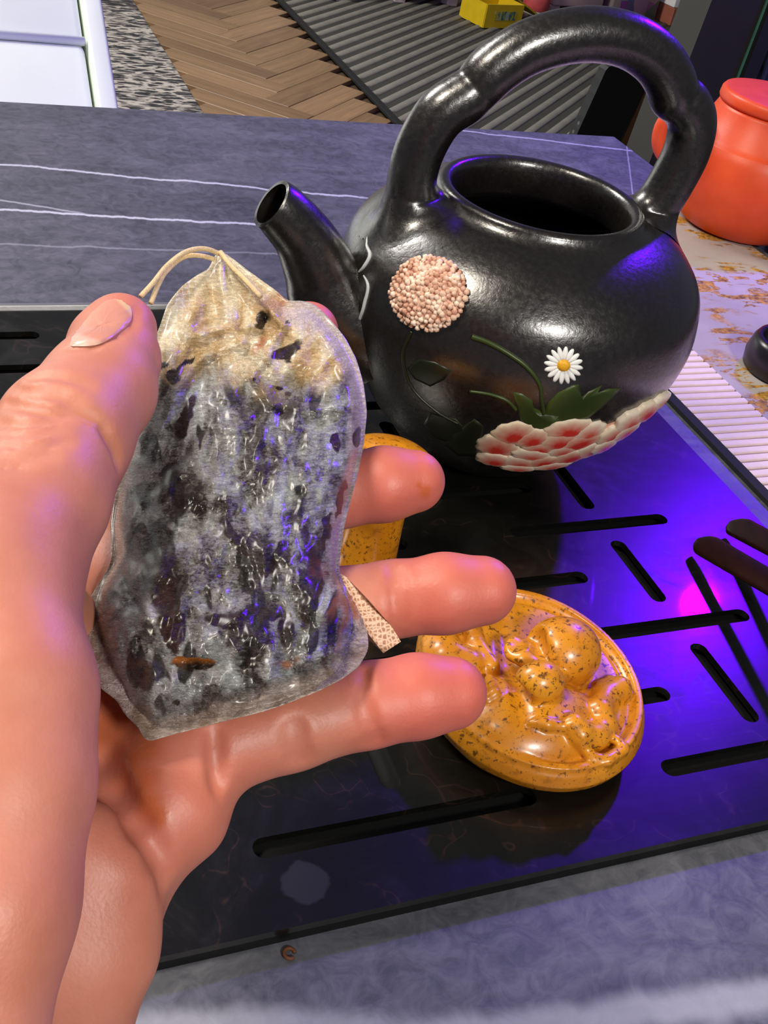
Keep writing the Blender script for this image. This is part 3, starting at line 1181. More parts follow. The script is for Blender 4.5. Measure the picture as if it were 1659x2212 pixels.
def prong(tip, nxt, w, th, ext, name, z_up):
    a, b = np.array(tip), np.array(nxt)
    d = (b - a) / np.linalg.norm(b - a)
    L = ext
    n_ = 40
    up = np.array([0, 0, 1.0])
    sd = np.cross(d, up)
    sd /= np.linalg.norm(sd)
    V, Fc = [], []
    for i in range(n_):
        u = (i / (n_ - 1)) ** 2.2
        c = a + d * (L * u)
        ww = w * math.sqrt(max(0.004, 1 - (1 - min(1, u / .055)) ** 2)) * (1 - .25 * u)
        roll = math.radians(-38)
        s2_ = sd * math.cos(roll) + up * math.sin(roll)
        u2_ = up * math.cos(roll) - sd * math.sin(roll)
        for k in range(12):
            an = 2 * math.pi * k / 12
            V.append(c + s2_ * ww * math.copysign(abs(math.cos(an)) ** .6, math.cos(an)) + u2_ * th * math.copysign(abs(math.sin(an)) ** .6, math.sin(an)))
    for i in range(n_ - 1):
        for k in range(12):
            j = (k + 1) % 12
            Fc.append((i * 12 + k, i * 12 + j, (i + 1) * 12 + j, (i + 1) * 12 + k))
    Fc.append(tuple(reversed(range(12))))
    Fc.append(tuple(range((n_ - 1) * 12, n_ * 12)))
    return pyobj(name, V, Fc, DWOOD, tong)


prong(gp(1508, 1168, .0060), gp(1659, 1256, .020), .0066, .0019, .150, 'prong', 0)
prong(gp(1580, 1130, .0060), gp(1700, 1194, .020), .0066, .0019, .135, 'prong', 0)
tag(tong, 'dark reddish wooden tea tongs with two rounded prongs', 'tongs')

# ================================================================== HAND
def mm(v):
    return v / 1000.0


fingers = {
    'middle': [(330, 1260, .252, 11.0), (545, 1100, .262, 9.4), (735, 1062, .266, 8.5), (830, 1046, .266, 8.8), (893, 1040, .268, 7.7)],
    'ring': [(400, 1430, .232, 11.0), (640, 1322, .240, 9.2), (850, 1294, .243, 8.2), (960, 1282, .243, 8.6), (1040, 1276, .245, 7.8)],
    'pinky': [(425, 1625, .211, 9.4), (630, 1565, .216, 8.6), (800, 1522, .220, 8.2), (900, 1504, .222, 8.2), (972, 1498, .224, 7.5)],
    'index': [(265, 1160, .262, 11.0), (430, 930, .278, 9.5), (570, 800, .286, 8.4), (667, 716, .290, 7.8)],
    'thumb': [(260, 712, .243, 8.0), (238, 745, .241, 8.5), (243, 775, .238, 9.8), (215, 840, .229, 11.4), (140, 940, .216, 12.9), (75, 1080, .203, 13.2), (-40, 1250, .190, 15.0)],
}
palm_ch = [
    [(-40, 1250, .190, 15.0), (10, 1500, .178, 13.5), (5, 1700, .172, 13.0), (-30, 1950, .165, 12.5), (-80, 2250, .160, 12.0)],
    [(415, 1640, .213, 9.2), (358, 1742, .207, 10.9), (282, 1828, .202, 8.8)],
    [(240, 1885, .193, 9.4), (208, 2050, .191, 9.5), (92, 2260, .188, 9.3)],
    [(140, 1830, .190, 8.5), (50, 2250, .183, 8.5)],
    [(265, 1160, .262, 11.0), (150, 1550, .228, 13.0), (80, 2000, .198, 13.0)],
    [(330, 1260, .252, 11.0), (200, 1600, .228, 13.0), (110, 2000, .200, 13.0)],
    [(400, 1430, .232, 11.0), (260, 1700, .219, 12.0), (140, 2050, .199, 12.0)],
    [(405, 1620, .214, 9.5), (270, 1800, .210, 11.0), (160, 2080, .197, 11.0)],
    [(-40, 1250, .195, 13.0), (120, 1400, .235, 12.0), (265, 1200, .262, 10.0)],
]
allp = [at(a, b, c) for ch in list(fingers.values()) + palm_ch for a, b, c, r in ch]
WR = [at(-50, 2330, .184), np.array([-.040, -.010, .108]), np.array([-.055, -.090, .095])]
lo = np.minimum(np.min(allp, 0), np.min(WR[:2], 0)) - .030
hi = np.max(allp, 0) + .022
lo[1] = -.055
S = SDF(lo, hi, .00085)
palm = S.blank()
for ch in palm_ch:
    for (a, b) in zip(ch[:-1], ch[1:]):
        S.cone(palm, at(*a[:3]), at(*b[:3]), mm(a[3]), mm(b[3]), .006)
# wrist and forearm
for a, b, ra, rb in [(at(60, 2000, .196), WR[0], .013, .018), (WR[0], WR[1], .018, .024), (WR[1], WR[2], .024, .029)]:
    S.cone(palm, a, b, ra, rb, .012)
for ox in (-.014, .014):
    off = RC[0] * ox
    S.cone(palm, at(-40, 2250, .186) + off * .6, WR[1] + off, .011, .018, .010)
hand = palm.copy()
fd = {}
for nm, ch in fingers.items():
    d_ = S.blank()
    for (a, b) in zip(ch[:-1], ch[1:]):
        S.cone(d_, at(*a[:3]), at(*b[:3]), mm(a[3]), mm(b[3]), .0025)
    fd[nm] = d_
for nm, d_ in fd.items():
    hand = np.minimum(hand, S.smin(palm, d_, .0035 if nm == 'pinky' else .007))


def march(x, y, t0=.13, t1=.34, field=None):
    fld = hand if field is None else field
    d = ray(x, y)
    tt = np.arange(t0, t1, .0003)
    P = CAM + d[None] * tt[:, None]
    idx = (P - S.lo) / S.h
    i0 = np.floor(idx).astype(int)
    ok = ((i0 >= 0) & (i0 < np.array(hand.shape) - 1)).all(1)
    i0c = np.clip(i0, 0, np.array(hand.shape) - 2)
    f_ = idx - i0c
    val = 0
    for i in (0, 1):
        for j in (0, 1):
            for k in (0, 1):
                w = (f_[:, 0] if i else 1 - f_[:, 0]) * (f_[:, 1] if j else 1 - f_[:, 1]) * (f_[:, 2] if k else 1 - f_[:, 2])
                val = val + w * fld[i0c[:, 0] + i, i0c[:, 1] + j, i0c[:, 2] + k]
    val = np.where(ok, val, 1)
    h_ = val < 0
    return tt[h_.argmax()] if h_.any() else None


# creases follow the skin on the side that faces the viewer
def crease(pts_, depth, sig):
    path = catmull([np.array(q, float) for q in pts_], 4)
    q3 = []
    for q in path:
        tt = march(q[0], q[1], field=hand0)
        q3.append(None if tt is None else at(q[0], q[1], tt))
    for a, b in zip(q3[:-1], q3[1:]):
        if a is not None and b is not None and np.linalg.norm(a - b) < .008:
            S.groove(hand, a, b, depth * 1.5, sig)


hand0 = hand.copy()
for c in [([(845, 1215), (852, 1290), (860, 1368)], .0010, .0010), ([(866, 1230), (874, 1290), (872, 1350)], .0006, .0008),
          ([(788, 1445), (790, 1520), (822, 1602)], .0011, .0010), ([(775, 1500), (783, 1560), (800, 1610)], .0006, .0008),
          ([(628, 1560), (640, 1610), (655, 1648)], .0009, .0010), ([(645, 1555), (660, 1605), (672, 1640)], .0007, .0008), ([(612, 1575), (622, 1620), (630, 1652)], .0005, .0008),
          ([(462, 1585), (466, 1650), (472, 1700)], .0016, .0012),
          ([(15, 868), (70, 880), (120, 892), (160, 888), (205, 905)], .0011, .0010), ([(20, 830), (70, 850), (120, 852), (170, 872)], .0007, .0009),
          ([(0, 915), (60, 918), (110, 905), (150, 895)], .0007, .0008), ([(0, 935), (70, 938), (130, 925)], .0006, .0008), ([(0, 960), (80, 962), (150, 950)], .0007, .0008), ([(0, 985), (70, 985), (120, 976)], .0006, .0008), ([(0, 1010), (60, 1006)], .0005, .0008),
          ([(45, 845), (95, 838), (140, 846)], .0005, .0008), ([(222, 920), (238, 950), (252, 975), (258, 1005)], .0010, .0010), ([(60, 815), (120, 810), (190, 830)], .0005, .0012)]:
    crease(*c)


# nail bed recess and deep palm line
for (a, b) in zip([(150, 752), (200, 752), (250, 728), (282, 700)], [(200, 752), (250, 728), (282, 700), (294, 668)]):
    ta, tb = march(*a), march(*b)
    if ta and tb:
        S.groove(hand, at(*a, ta), at(*b, tb), .0008, .0010)
pl = [(215, 1640), (255, 1710), (300, 1790), (340, 1850), (362, 1895)]
for a, b in zip(pl[:-1], pl[1:]):
    ta, tb = march(*a), march(*b)
    if ta and tb:
        S.groove(hand, at(*a, ta), at(*b, tb), .0034, .0024)

V, Q = S.mesh(hand)
# keep the single continuous body
lab = np.arange(len(V))
while True:
    mn = lab[Q].min(1)
    new = lab.copy()
    for k in range(4):
        np.minimum.at(new, Q[:, k], mn)
    new = new[new]
    if (new == lab).all():
        break
    lab = new
root_l = np.bincount(lab).argmax()
keep = lab == root_l
remap = np.cumsum(keep) - 1
Q = remap[Q[keep[Q[:, 0]]]]
V = V[keep]
V = laplace(V, Q, 2, .5)
t = NT('skin')
p = t.coord()
red = t.attr('red')
stain = t.attr('stain')
f1 = t.noise(p, 55, 4, 0.6)
lines = t.noise(t.mapping(p, (900, 900, 260), (0.5, 0.4, 0.3)), 1.0, 3, 0.6)
cells = t.voro(p, 1500)
base = t.ramp(f1, [(0.3, (0.52, 0.185, 0.118)), (0.7, (0.61, 0.235, 0.158))])
base = t.mix(t.math('MULTIPLY', red, 0.85), base, (0.62, 0.115, 0.085))
base = t.mix(stain, base, (0.50, 0.105, 0.012))
rg = t.math('SUBTRACT', t.ramp(f1, [(0.3, (0.44,) * 3), (0.7, (0.56,) * 3)]), t.math('MULTIPLY', stain, 0.40))
t.set(Base_Color=base, Roughness=rg, Normal=t.bump(t.math('ADD', lines, t.math('MULTIPLY', cells, 0.35)), 0.11, 0.0006))
t.b.inputs['Subsurface Weight'].default_value = 0.18
t.b.inputs['Subsurface Radius'].default_value = (1.0, 0.35, 0.2)
t.b.inputs['Subsurface Scale'].default_value = 0.004
SKIN = t.m
hand_o = np_mesh('person', V, Q, SKIN)
redv = np.zeros(len(V))
for nm, k in [('middle', .9), ('ring', .9), ('pinky', 1.0), ('index', .9), ('thumb', .35)]:
    ch = fingers[nm]
    tip = at(*(ch[0] if nm == 'thumb' else ch[-1])[:3])
    pad = at(*(ch[1] if nm == 'thumb' else ch[-2])[:3])
    d0 = np.minimum(np.linalg.norm(V - tip, axis=1), np.linalg.norm(V - pad, axis=1))
    redv = np.maximum(redv, k * np.clip(1.35 - d0 / .016, 0, 1))
hyp = at(380, 1720, .200)
redv = np.maximum(redv, .35 * np.exp(-(np.linalg.norm(V - hyp, axis=1) / .02) ** 2))
stv = np.zeros(len(V))
for (a, b, r_) in [(300, 1620, .0065), (275, 1660, .006), (300, 1690, .0055), (320, 1740, .004), (270, 1600, .007), (240, 1570, .008), (340, 1760, .003), (230, 1500, .006), (918, 1062, .0022), (905, 1048, .0012)]:
    tt = march(a, b)
    if tt:
        dd = np.linalg.norm(V - at(a, b, tt), axis=1)
        stv = np.maximum(stv, np.clip(1.6 - 1.6 * dd / r_, 0, 1) * .62)
set_attr(hand_o, 'red', redv)
set_attr(hand_o, 'stain', np.clip(stv, 0, 1))
tag(hand_o, 'bare left hand held palm up, thumb and fingers gripping a wet tea bag', 'person')

# thumb nail
no = np.array([(150, 748), (148, 735), (165, 712), (185, 688), (205, 665), (228, 648), (252, 641), (272, 650), (284, 668), (284, 690), (272, 706), (252, 722), (228, 738), (205, 746), (178, 748)], float)
no = catmull(list(no) + [no[0]], 4)[:-1]
for _ in range(2):
    no = .25 * np.roll(no, 1, 0) + .5 * no + .25 * np.roll(no, -1, 0)
nc = np.array((222, 700.0))
NV, NA = [], []
ok = True
rings = 8
n_ = len(no)
for i in range(rings + 1):
    s = i / rings
    for q in (no if i else [no[0]]):
        xy = nc + (q - nc) * s
        tt = march(*xy, field=hand0)
        while tt is None:
            xy = nc + (xy - nc) * .98
            tt = march(*xy, field=hand0)
        lift = .0008 * (1 - s ** 8) - .0002 * s ** 8
        pt = at(*xy, tt)
        pt = pt + (CAM - pt) / np.linalg.norm(CAM - pt) * lift
        NV.append(pt)
        NA.append((xy[0] * .01, xy[1] * .01, s))
NF = [(0, 1 + k, 1 + (k + 1) % n_) for k in range(n_)]
for i in range(rings - 1):
    for k in range(n_):
        a = 1 + i * n_ + k
        b = 1 + i * n_ + (k + 1) % n_
        NF.append((a, a + n_, b + n_, b))
t = NT('nail')
v = t.attr('nc', 'Vector')
nx, ny, ns = t.sep(v)
# lunula at the base, pale free edge at the tip
lun = t.math('ADD', t.math('MULTIPLY', t.math('SUBTRACT', nx, 1.85), -0.35), t.math('SUBTRACT', ny, 7.26))
free = t.math('SUBTRACT', t.math('MULTIPLY', nx, .72), t.math('MULTIPLY', ny, .69))
base = t.mix(t.maprange(lun, -.06, .06), (0.62, 0.27, 0.19), (0.66, 0.40, 0.32))
base = t.mix(t.maprange(free, -2.70, -2.60), base, (0.70, 0.46, 0.26))
t.set(Base_Color=base, Roughness=0.34)
NAIL = t.m
nail = pyobj('thumb_nail', NV, NF, NAIL, hand_o)
nail.parent = hand_o
set_attr(nail, 'nc', NA, 'FLOAT_VECTOR')
tag(nail, 'pale pink thumb nail')

# ================================================================== TEA BAG
ol = np.array([(476, 541), (500, 556), (530, 580), (566, 606), (600, 630), (622, 652), (648, 648), (680, 656), (712, 688), (745, 728), (770, 775), (786, 830), (793, 890), (786, 960), (774, 1020), (758, 1080), (744, 1135), (736, 1190), (732, 1235),
               (748, 1272), (772, 1312), (794, 1365), (797, 1402), (776, 1440), (735, 1470), (690, 1492), (620, 1520), (560, 1540), (500, 1554), (440, 1570), (380, 1585), (318, 1603), (306, 1590), (302, 1574), (270, 1545), (250, 1510),
               (222, 1492), (198, 1462), (180, 1420), (174, 1375), (178, 1335), (194, 1292), (222, 1246), (240, 1215), (240, 1170), (238, 1130), (246, 1080), (258, 1010), (276, 945), (298, 890), (318, 850), (326, 800), (330, 740), (345, 705), (362, 655), (392, 618), (428, 592), (452, 582), (462, 552)], float)
bc0 = np.array((505.0, 1120.0))
an = np.unwrap(np.arctan2(ol[:, 1] - bc0[1], ol[:, 0] - bc0[0]))
rd = np.hypot(*(ol - bc0).T)
# closed outline resampled evenly along its length
cl = np.vstack([ol, ol[:1]])
seg = np.r_[0, np.cumsum(np.hypot(*np.diff(cl, axis=0).T))]
NB = 360
us = np.linspace(0, seg[-1], NB, endpoint=False)
olr = np.stack([np.interp(us, seg, cl[:, 0]), np.interp(us, seg, cl[:, 1])], 1)
for _ in range(3):
    olr = .25 * np.roll(olr, 1, 0) + .5 * olr + .25 * np.roll(olr, -1, 0)


def bag_back(x, y):
    b = np.interp(y, [540, 800, 1090, 1300, 1480, 1610], [.280, .268, .2490, .2280, .2055, .1955])
    pinch = .016 * np.clip((430 - x) / 130, 0, 1) * np.clip((980 - y) / 200, 0, 1)
    return b - pinch


def bag_T(y):
    return np.interp(y, [540, 640, 760, 900, 1080, 1350, 1500, 1610], [.003, .006, .011, .018, .0215, .0205, .015, .006])


def nz(x, y, s, k=0):
    return noise.noise(Vector((x * s, y * s, k * 7.3)))


FOLDS = []
for pl_, hgt, sg in [([(476, 545), (540, 620), (588, 672), (610, 700)], .0026, 11), ([(610, 700), (575, 770), (545, 815), (590, 875)], .0022, 10), ([(430, 600), (432, 660), (400, 720)], .0018, 12), ([(400, 730), (470, 712), (560, 700)], .0020, 10),
                    ([(440, 770), (520, 742), (600, 725)], .0018, 9), ([(650, 655), (700, 720), (745, 800), (770, 880)], .0024, 13), ([(600, 870), (680, 885), (770, 880)], .0016, 12), ([(560, 690), (565, 665), (600, 650)], .0015, 9),
                    ([(600, 640), (560, 720), (520, 770)], -.0018, 12), ([(690, 760), (640, 820), (600, 850)], -.0022, 16), ([(240, 1215), (290, 1300), (300, 1400)], -.0016, 14), ([(740, 1250), (700, 1330), (660, 1420)], .0022, 14), ([(790, 1380), (720, 1410), (640, 1440)], .0016, 12),
                    ([(330, 1410), (420, 1440), (520, 1430)], -.0022, 12), ([(310, 1570), (420, 1530), (560, 1500), (700, 1460)], -.0016, 12)]:
    FOLDS += [(a, b, hgt, sg) for a, b in zip(pl_[:-1], pl_[1:])]
RB = 110
BV, BA = [], []


def bag_point(x, y, s, front):
    bk = bag_back(x, y)
    T = bag_T(y)
    fl = .968 - .10 * math.exp(-((x - 200) ** 2 + (y - 1400) ** 2) / 120 ** 2) - .12 * math.exp(-((x - 790) ** 2 + (y - 1370) ** 2) / 90 ** 2) - .05 * math.exp(-((y - 1590) / 50) ** 2)
    if s < fl:
        q = s / fl
        th = (1 - q ** 2.6) ** .55
    else:
        th = 0.0
    edge_w = min(1, (1 - s) / .12)
    if front:
        T1 = T * th
        w = 0
        if s < .999:
            env = .25 + .75 * min(1, th * 1.6)
            w += .0020 * env * nz(x, y, .009, 1) + .0017 * env * nz(x + 40, y * .6, .022, 2) + .0011 * env * nz(x, y * .7, .05, 3)
            r_ = 1 - abs(nz(x * .7 + y * .5, y * .25 - x * .2, .016, 4)) * 2.4
            w += .0018 * env * max(0, r_) * edge_w
            for (pa, pb, hgt, sg) in FOLDS:
                ux, uy = pb[0] - pa[0], pb[1] - pa[1]
                tt_ = max(0, min(1, ((x - pa[0]) * ux + (y - pa[1]) * uy) / (ux * ux + uy * uy)))
                d2 = (x - pa[0] - tt_ * ux) ** 2 + (y - pa[1] - tt_ * uy) ** 2
                if d2 < 9 * sg * sg:
                    w += hgt * math.exp(-d2 / (sg * sg)) * edge_w
            # gathered folds at the neck
            if y < 900:
                g = (900 - y) / 300.0
                aa = math.atan2(x - 480, y - 520)
                w += .0020 * min(1, g) * math.sin(aa * 13 + 2.5 * nz(x, y, .006, 5)) * edge_w
        return bk - .0012 - T1 - w
    T1 = .0035 * th
    return bk + T1


k = 0
for front in (True, False):
    for i in range(RB + 1):
        s = (i / RB) ** .85
        if i == RB and not front:
            continue
        for q in (olr if i else olr[:1]):
            xy = bc0 + (q - bc0) * s
            BV.append(at(xy[0], xy[1], bag_point(xy[0], xy[1], s, front)))
            BA.append((xy[0] / 1000, xy[1] / 1000, s))
nf = 1 + RB * NB
BF = []
for k in range(NB):
    BF.append((0, 1 + (k + 1) % NB, 1 + k))
for i in range(RB - 1):
    for k in range(NB):
        a = 1 + i * NB + k
        b = 1 + i * NB + (k + 1) % NB
        BF.append((a, b, b + NB, a + NB))
for k in range(NB):
    BF.append((nf, nf + 1 + k, nf + 1 + (k + 1) % NB))
for i in range(RB - 2):
    for k in range(NB):
        a = nf + 1 + i * NB + k
        b = nf + 1 + i * NB + (k + 1) % NB
        BF.append((a, a + NB, b + NB, b))
lastf = 1 + (RB - 1) * NB
lastb = nf + 1 + (RB - 2) * NB
for k in range(NB):
    a, b = lastf + k, lastf + (k + 1) % NB
    c, d = lastb + k, lastb + (k + 1) % NB
    BF.append((a, b, d, c))
t = NT('wet_bag')
v = t.attr('bc', 'Vector')
bx, by, bs = t.sep(v)
n_big = t.noise(t.mapping(v, (1.25, .8, 0)), 6.5, 5, 0.6, 0.9)
n_mid = t.noise(t.mapping(v, (1.2, .8, 0), loc=(3, 1, 0)), 15, 6, 0.62, 0.7)
n_fib = t.noise(t.mapping(v, (.6, 1.3, 0), (0, 0, 0.35), (1, 5, 0)), 120, 4, 0.7, 1.2)
n_leaf = t.noise(t.mapping(v, (1.3, .55, 0), (0, 0, 0.25), (7, 2, 0)), 13, 2, 0.5, 0.5)
wet = t.math('ADD', t.math('MULTIPLY', n_big, .55), t.math('ADD', t.math('MULTIPLY', n_mid, .40), t.math('MULTIPLY', n_fib, .25)))
body = t.ramp(wet, [(0.49, srgb(20, 15, 13)), (0.555, srgb(60, 52, 47)), (0.61, srgb(128, 127, 125)), (0.73, srgb(190, 194, 196))])
body = t.mix(t.maprange(n_leaf, 0.58, 0.63, 0, .92), body, srgb(24, 18, 16))
film_n = t.ramp(n_mid, [(0.35, srgb(150, 126, 108)), (0.65, srgb(206, 190, 180))])
beige = t.ramp(t.math('ADD', t.math('MULTIPLY', n_mid, .8), t.math('MULTIPLY', n_fib, .2)), [(0.30, srgb(150, 112, 70)), (0.46, srgb(214, 180, 132)), (0.60, srgb(246, 232, 204))])
warm = t.math('ADD', by, t.math('MULTIPLY', t.math('SUBTRACT', n_big, .5), .25))
topm = t.maprange(warm, .86, .76)
edge = t.maprange(t.math('ADD', bs, t.math('MULTIPLY', t.math('SUBTRACT', n_mid, .5), .16)), .86, .95)
side = t.math('MULTIPLY', edge, t.maprange(by, .75, .95))
c = t.mix(side, body, film_n)
c = t.mix(topm, c, beige)
c = t.mix(t.math('MULTIPLY', t.math('MULTIPLY', edge, t.maprange(bx, .58, .66)), t.maprange(by, 1.0, .9)), c, srgb(206, 188, 190))
tip_w = t.maprange(by, .66, .56)
c = t.mix(tip_w, c, srgb(244, 228, 196))
# weave of the dry mesh in the flap
weave = t.voro(t.mapping(v, (1, 1, 0)), 75, 'DISTANCE_TO_EDGE', rnd=.25)
flap = t.math('MULTIPLY', t.maprange(t.math('ADD', bx, t.math('MULTIPLY', by, .55)), .80, .74), t.maprange(by, .76, .72))
c = t.mix(t.math('MULTIPLY', flap, t.maprange(weave, .10, .02)), c, srgb(246, 240, 228))
# loose leaf fragments seen through the cloth
c = t.mix(t.maprange(t.math('ADD', t.attr('dark'), t.math('MULTIPLY', t.math('SUBTRACT', t.math('ADD', n_fib, n_mid), 1.0), .9)), .3, .75), c, t.ramp(n_mid, [(.4, srgb(20, 15, 12)), (.6, srgb(52, 30, 20))]))
c = t.mix(t.math('MULTIPLY', t.attr('tea'), t.maprange(n_mid, .36, .56)), c, srgb(176, 92, 30))
# tea pooled in the lower fold
pool = t.math('ADD', t.math('POWER', t.math('DIVIDE', t.math('SUBTRACT', bx, .418), .052), 2), t.math('POWER', t.math('DIVIDE', t.math('SUBTRACT', t.math('ADD', by, t.math('MULTIPLY', n_mid, .03)), 1.447), .015), 2))
pm = t.maprange(pool, 1.1, .7)
c = t.mix(pm, c, t.mix(t.maprange(by, 1.425, 1.438), srgb(158, 86, 12), srgb(44, 26, 6)))
t.set(Base_Color=c, Roughness=t.mix(pm, t.ramp(n_fib, [(0.35, (.22,) * 3), (0.65, (.36,) * 3)]), (.06, .06, .06)), Normal=t.bump(t.math('ADD', n_fib, t.math('MULTIPLY', n_mid, 1.6)), .9, .0016))
t.b.inputs['Coat Weight'].default_value = .55
t.b.inputs['Coat Roughness'].default_value = .24
t.b.inputs['Subsurface Weight'].default_value = .10
t.b.inputs['Subsurface Radius'].default_value = (1, .8, .6)
t.b.inputs['Subsurface Scale'].default_value = .003
BAGM = t.m
bag = empty('tea_bag', at(480, 1560, .205))
bagm = pyobj('pouch', BV, BF, BAGM, bag)
set_attr(bagm, 'bc', BA, 'FLOAT_VECTOR')
BAn = np.array(BA)[:, :2] * 1000


WX = np.array([10 * nz(q[0], q[1], .035, 11) + 6 * nz(q[0], q[1], .09, 13) for q in BAn])
WY = np.array([12 * nz(q[0], q[1], .035, 12) + 6 * nz(q[0], q[1], .09, 14) for q in BAn])


def blob(lst):
    out = np.zeros(len(BAn))
    for x0, y0, a, b, r_ in lst:
        c_, s_ = math.cos(math.radians(r_)), math.sin(math.radians(r_))
        dx, dy = BAn[:, 0] - x0 + WX * min(1, (a + b) / 40), BAn[:, 1] - y0 + WY * min(1, (a + b) / 40)
        u, w_ = (dx * c_ + dy * s_) / a, (-dx * s_ + dy * c_) / b
        out = np.maximum(out, np.clip(1.35 - .7 * (u * u + w_ * w_), 0, 1))
    return out


set_attr(bagm, 'dark', blob([(563, 690, 11, 20, 12), (620, 757, 34, 15, -28), (620, 695, 5, 5, 0), (549, 818, 4, 4, 0), (601, 838, 8, 5, 10), (622, 852, 8, 5, 0), (398, 790, 26, 6, -30), (372, 812, 16, 14, 0), (352, 790, 14, 7, -50),
                             (314, 965, 13, 26, 4), (312, 1072, 15, 30, -8), (306, 1142, 10, 14, 0), (290, 1170, 8, 14, 0), (345, 1235, 34, 95, -14), (370, 1345, 26, 60, -10), (505, 1160, 12, 50, -38), (595, 1205, 12, 40, 35), (676, 1270, 18, 80, 8),
                             (725, 955, 9, 20, 0), (770, 940, 8, 20, 6), (735, 1080, 8, 40, 10), (705, 1150, 8, 40, 8), (430, 1100, 18, 14, 20), (360, 1040, 16, 40, 10), (480, 1345, 40, 14, 10), (620, 1370, 18, 26, 10), (380, 1520, 10, 8, 0), (535, 1440, 22, 8, 4), (400, 900, 14, 50, 20), (560, 1330, 60, 12, 3)]))
set_attr(bagm, 'tea', .85 * blob([(590, 655, 28, 14, -10), (565, 735, 8, 26, 25), (625, 1432, 22, 8, -14), (760, 1300, 10, 40, -20)]))
# loose mesh tab lying on the ring finger
t = NT('mesh_tab')
v = t.coord()
w = t.voro(v, 1100, 'DISTANCE_TO_EDGE', rnd=.35)
t.set(Base_Color=t.ramp(w, [(0.05, srgb(232, 196, 168)), (0.25, srgb(170, 122, 92))]), Roughness=.5, Normal=t.bump(w, .6, .0005))
tab = [(728, 1236), (748, 1246), (800, 1300), (845, 1352), (866, 1386), (828, 1411), (796, 1380), (765, 1330), (735, 1285)]
TV = []
for lift in (.0026, .0018):
    for a, b in tab:
        tt = march(a, b)
        TV.append(at(a, b, (tt if tt and tt < .262 else .236) - lift))
n_ = len(tab)
pyobj('mesh_tab', TV, [tuple(range(n_)), tuple(reversed(range(n_, 2 * n_)))] + [(k, k + n_, (k + 1) % n_ + n_, (k + 1) % n_) for k in range(n_)], t.m, bag, smooth=False)
# draw string loop
STR = simple('cotton_string', srgb(222, 196, 150), .8, .15, 400, .5, 2500)
for pp in ([(474, 548, .276), (440, 537, .272), (400, 545, .267), (360, 575, .262), (330, 612, .257), (304, 640, .254)], [(462, 560, .276), (430, 552, .273), (395, 556, .268), (360, 585, .263), (342, 615, .259), (326, 655, .256)]):
    path = catmull([at(*q) for q in pp], 8)
    tube('string', path, .00062, STR, bag, 8)
knot = catmull([at(*q) for q in [(476, 545, .2755), (500, 575, .272), (530, 605, .268), (562, 640, .263)]], 6)
tube('string', knot, .0007, STR, bag, 8)
tag(bag, 'wet translucent tea bag full of dark leaves lying in the hand', 'tea bag')

# ================================================================== BACKGROUND THINGS
WHT = simple('white_vinyl', srgb(240, 248, 238), .5, .03, 8)
bench = empty('lounge_seat', (-.1, 1.9, FLOOR_Z))
sa = math.radians(31)
sdir = np.array([0, math.cos(sa), math.sin(sa)])
nrm = np.array([0, -math.sin(sa), math.cos(sa)])
P0 = np.array([0, 1.768, -.30])

PS = 0.125


def slab(name, x0, x1, s0, s1, th, lift, mat, bev):
    bm = bmesh.new()
    box_bm(bm, (0, 0, 0), (x1 - x0, s1 - s0, th), 0, bev, 3)
    c = P0 + sdir * (s0 + s1) / 2 + nrm * (lift - th / 2)
    M = Matrix.Translation((float((x0 + x1) / 2), float(c[1]), float(c[2]))) @ Matrix.Rotation(sa, 4, 'X')
    bmesh.ops.transform(bm, matrix=M, verts=bm.verts)
    return bmobj(name, bm, mat, bench, True)


slab('cushion', -.9, .270, -.44, PS - .002, .06, 0, WHT, .012)
slab('cushion', -.9, .270, PS + .002, 1.1, .06, 0, WHT, .012)
slab('side_frame', .274, .306, -.46, 1.12, .09, .010, WHT, .006)
tube('piping', [P0 + sdir * PS + nrm * .001 + np.array([-.9, 0, 0]), P0 + sdir * PS + nrm * .001 + np.array([.270, 0, 0])], .007, WHT, bench, 10)
for xx in (-.8, .25):
    zf = FLOOR_Z + .012
    boxobj('support', (xx, 2.35, (-.06 + zf) / 2), (.06, .06, -.06 - zf), WHT, bench)
    boxobj('support', (xx, 1.45, (-.56 + zf) / 2), (.06, .06, -.56 - zf), WHT, bench)
tag(bench, 'white upholstered lounge seat with a sloping back and piped seam', 'lounge seat')

ra_ = math.radians(7.5)


def crate(name, x0, x1, y, h, mat, label, cat, dep=.30, lidmat=None, feet=True, group=None):
    o = empty(name, ((x0 + x1) / 2, y + dep / 2, FLOOR_Z + .008))
    zb = FLOOR_Z + .008 + (.035 if feet else 0)
    boxobj('body', ((x0 + x1) / 2, y + dep / 2, zb + h / 2), (x1 - x0, dep, h), mat, o, ra_, .008, True)
    if feet:
        for fx in (x0 + .04, x1 - .04):
            for fy in (.04, dep - .04):
                boxobj('foot', (fx, y + fy + (fx - (x0 + x1) / 2) * math.tan(ra_), FLOOR_Z + .008 + .0175), (.05, .05, .035), mat, o, ra_, .004)
    if lidmat:
        boxobj('lid', ((x0 + x1) / 2, y + dep / 2, zb + h + .012), (x1 - x0 + .01, dep + .01, .024), lidmat, o, ra_, .004)
    tag(o, label, cat, group)
    return o


CW = simple('crate_white', srgb(214, 200, 196), .5, .05)
CP = simple('crate_pink', srgb(206, 176, 172), .5, .05)
crate('storage_crate', 1.30, 1.60, 4.22, .30, CW, 'white plastic storage crate on feet nearest the wooden floor', 'storage crate')
crate('storage_crate', 1.78, 2.10, 4.31, .30, CW, 'pale storage crate on feet behind the open yellow carton', 'storage crate')
crate('storage_crate', 2.52, 2.78, 4.39, .30, CP, 'pinkish storage crate between the spray bottle and the clear tub', 'storage crate')
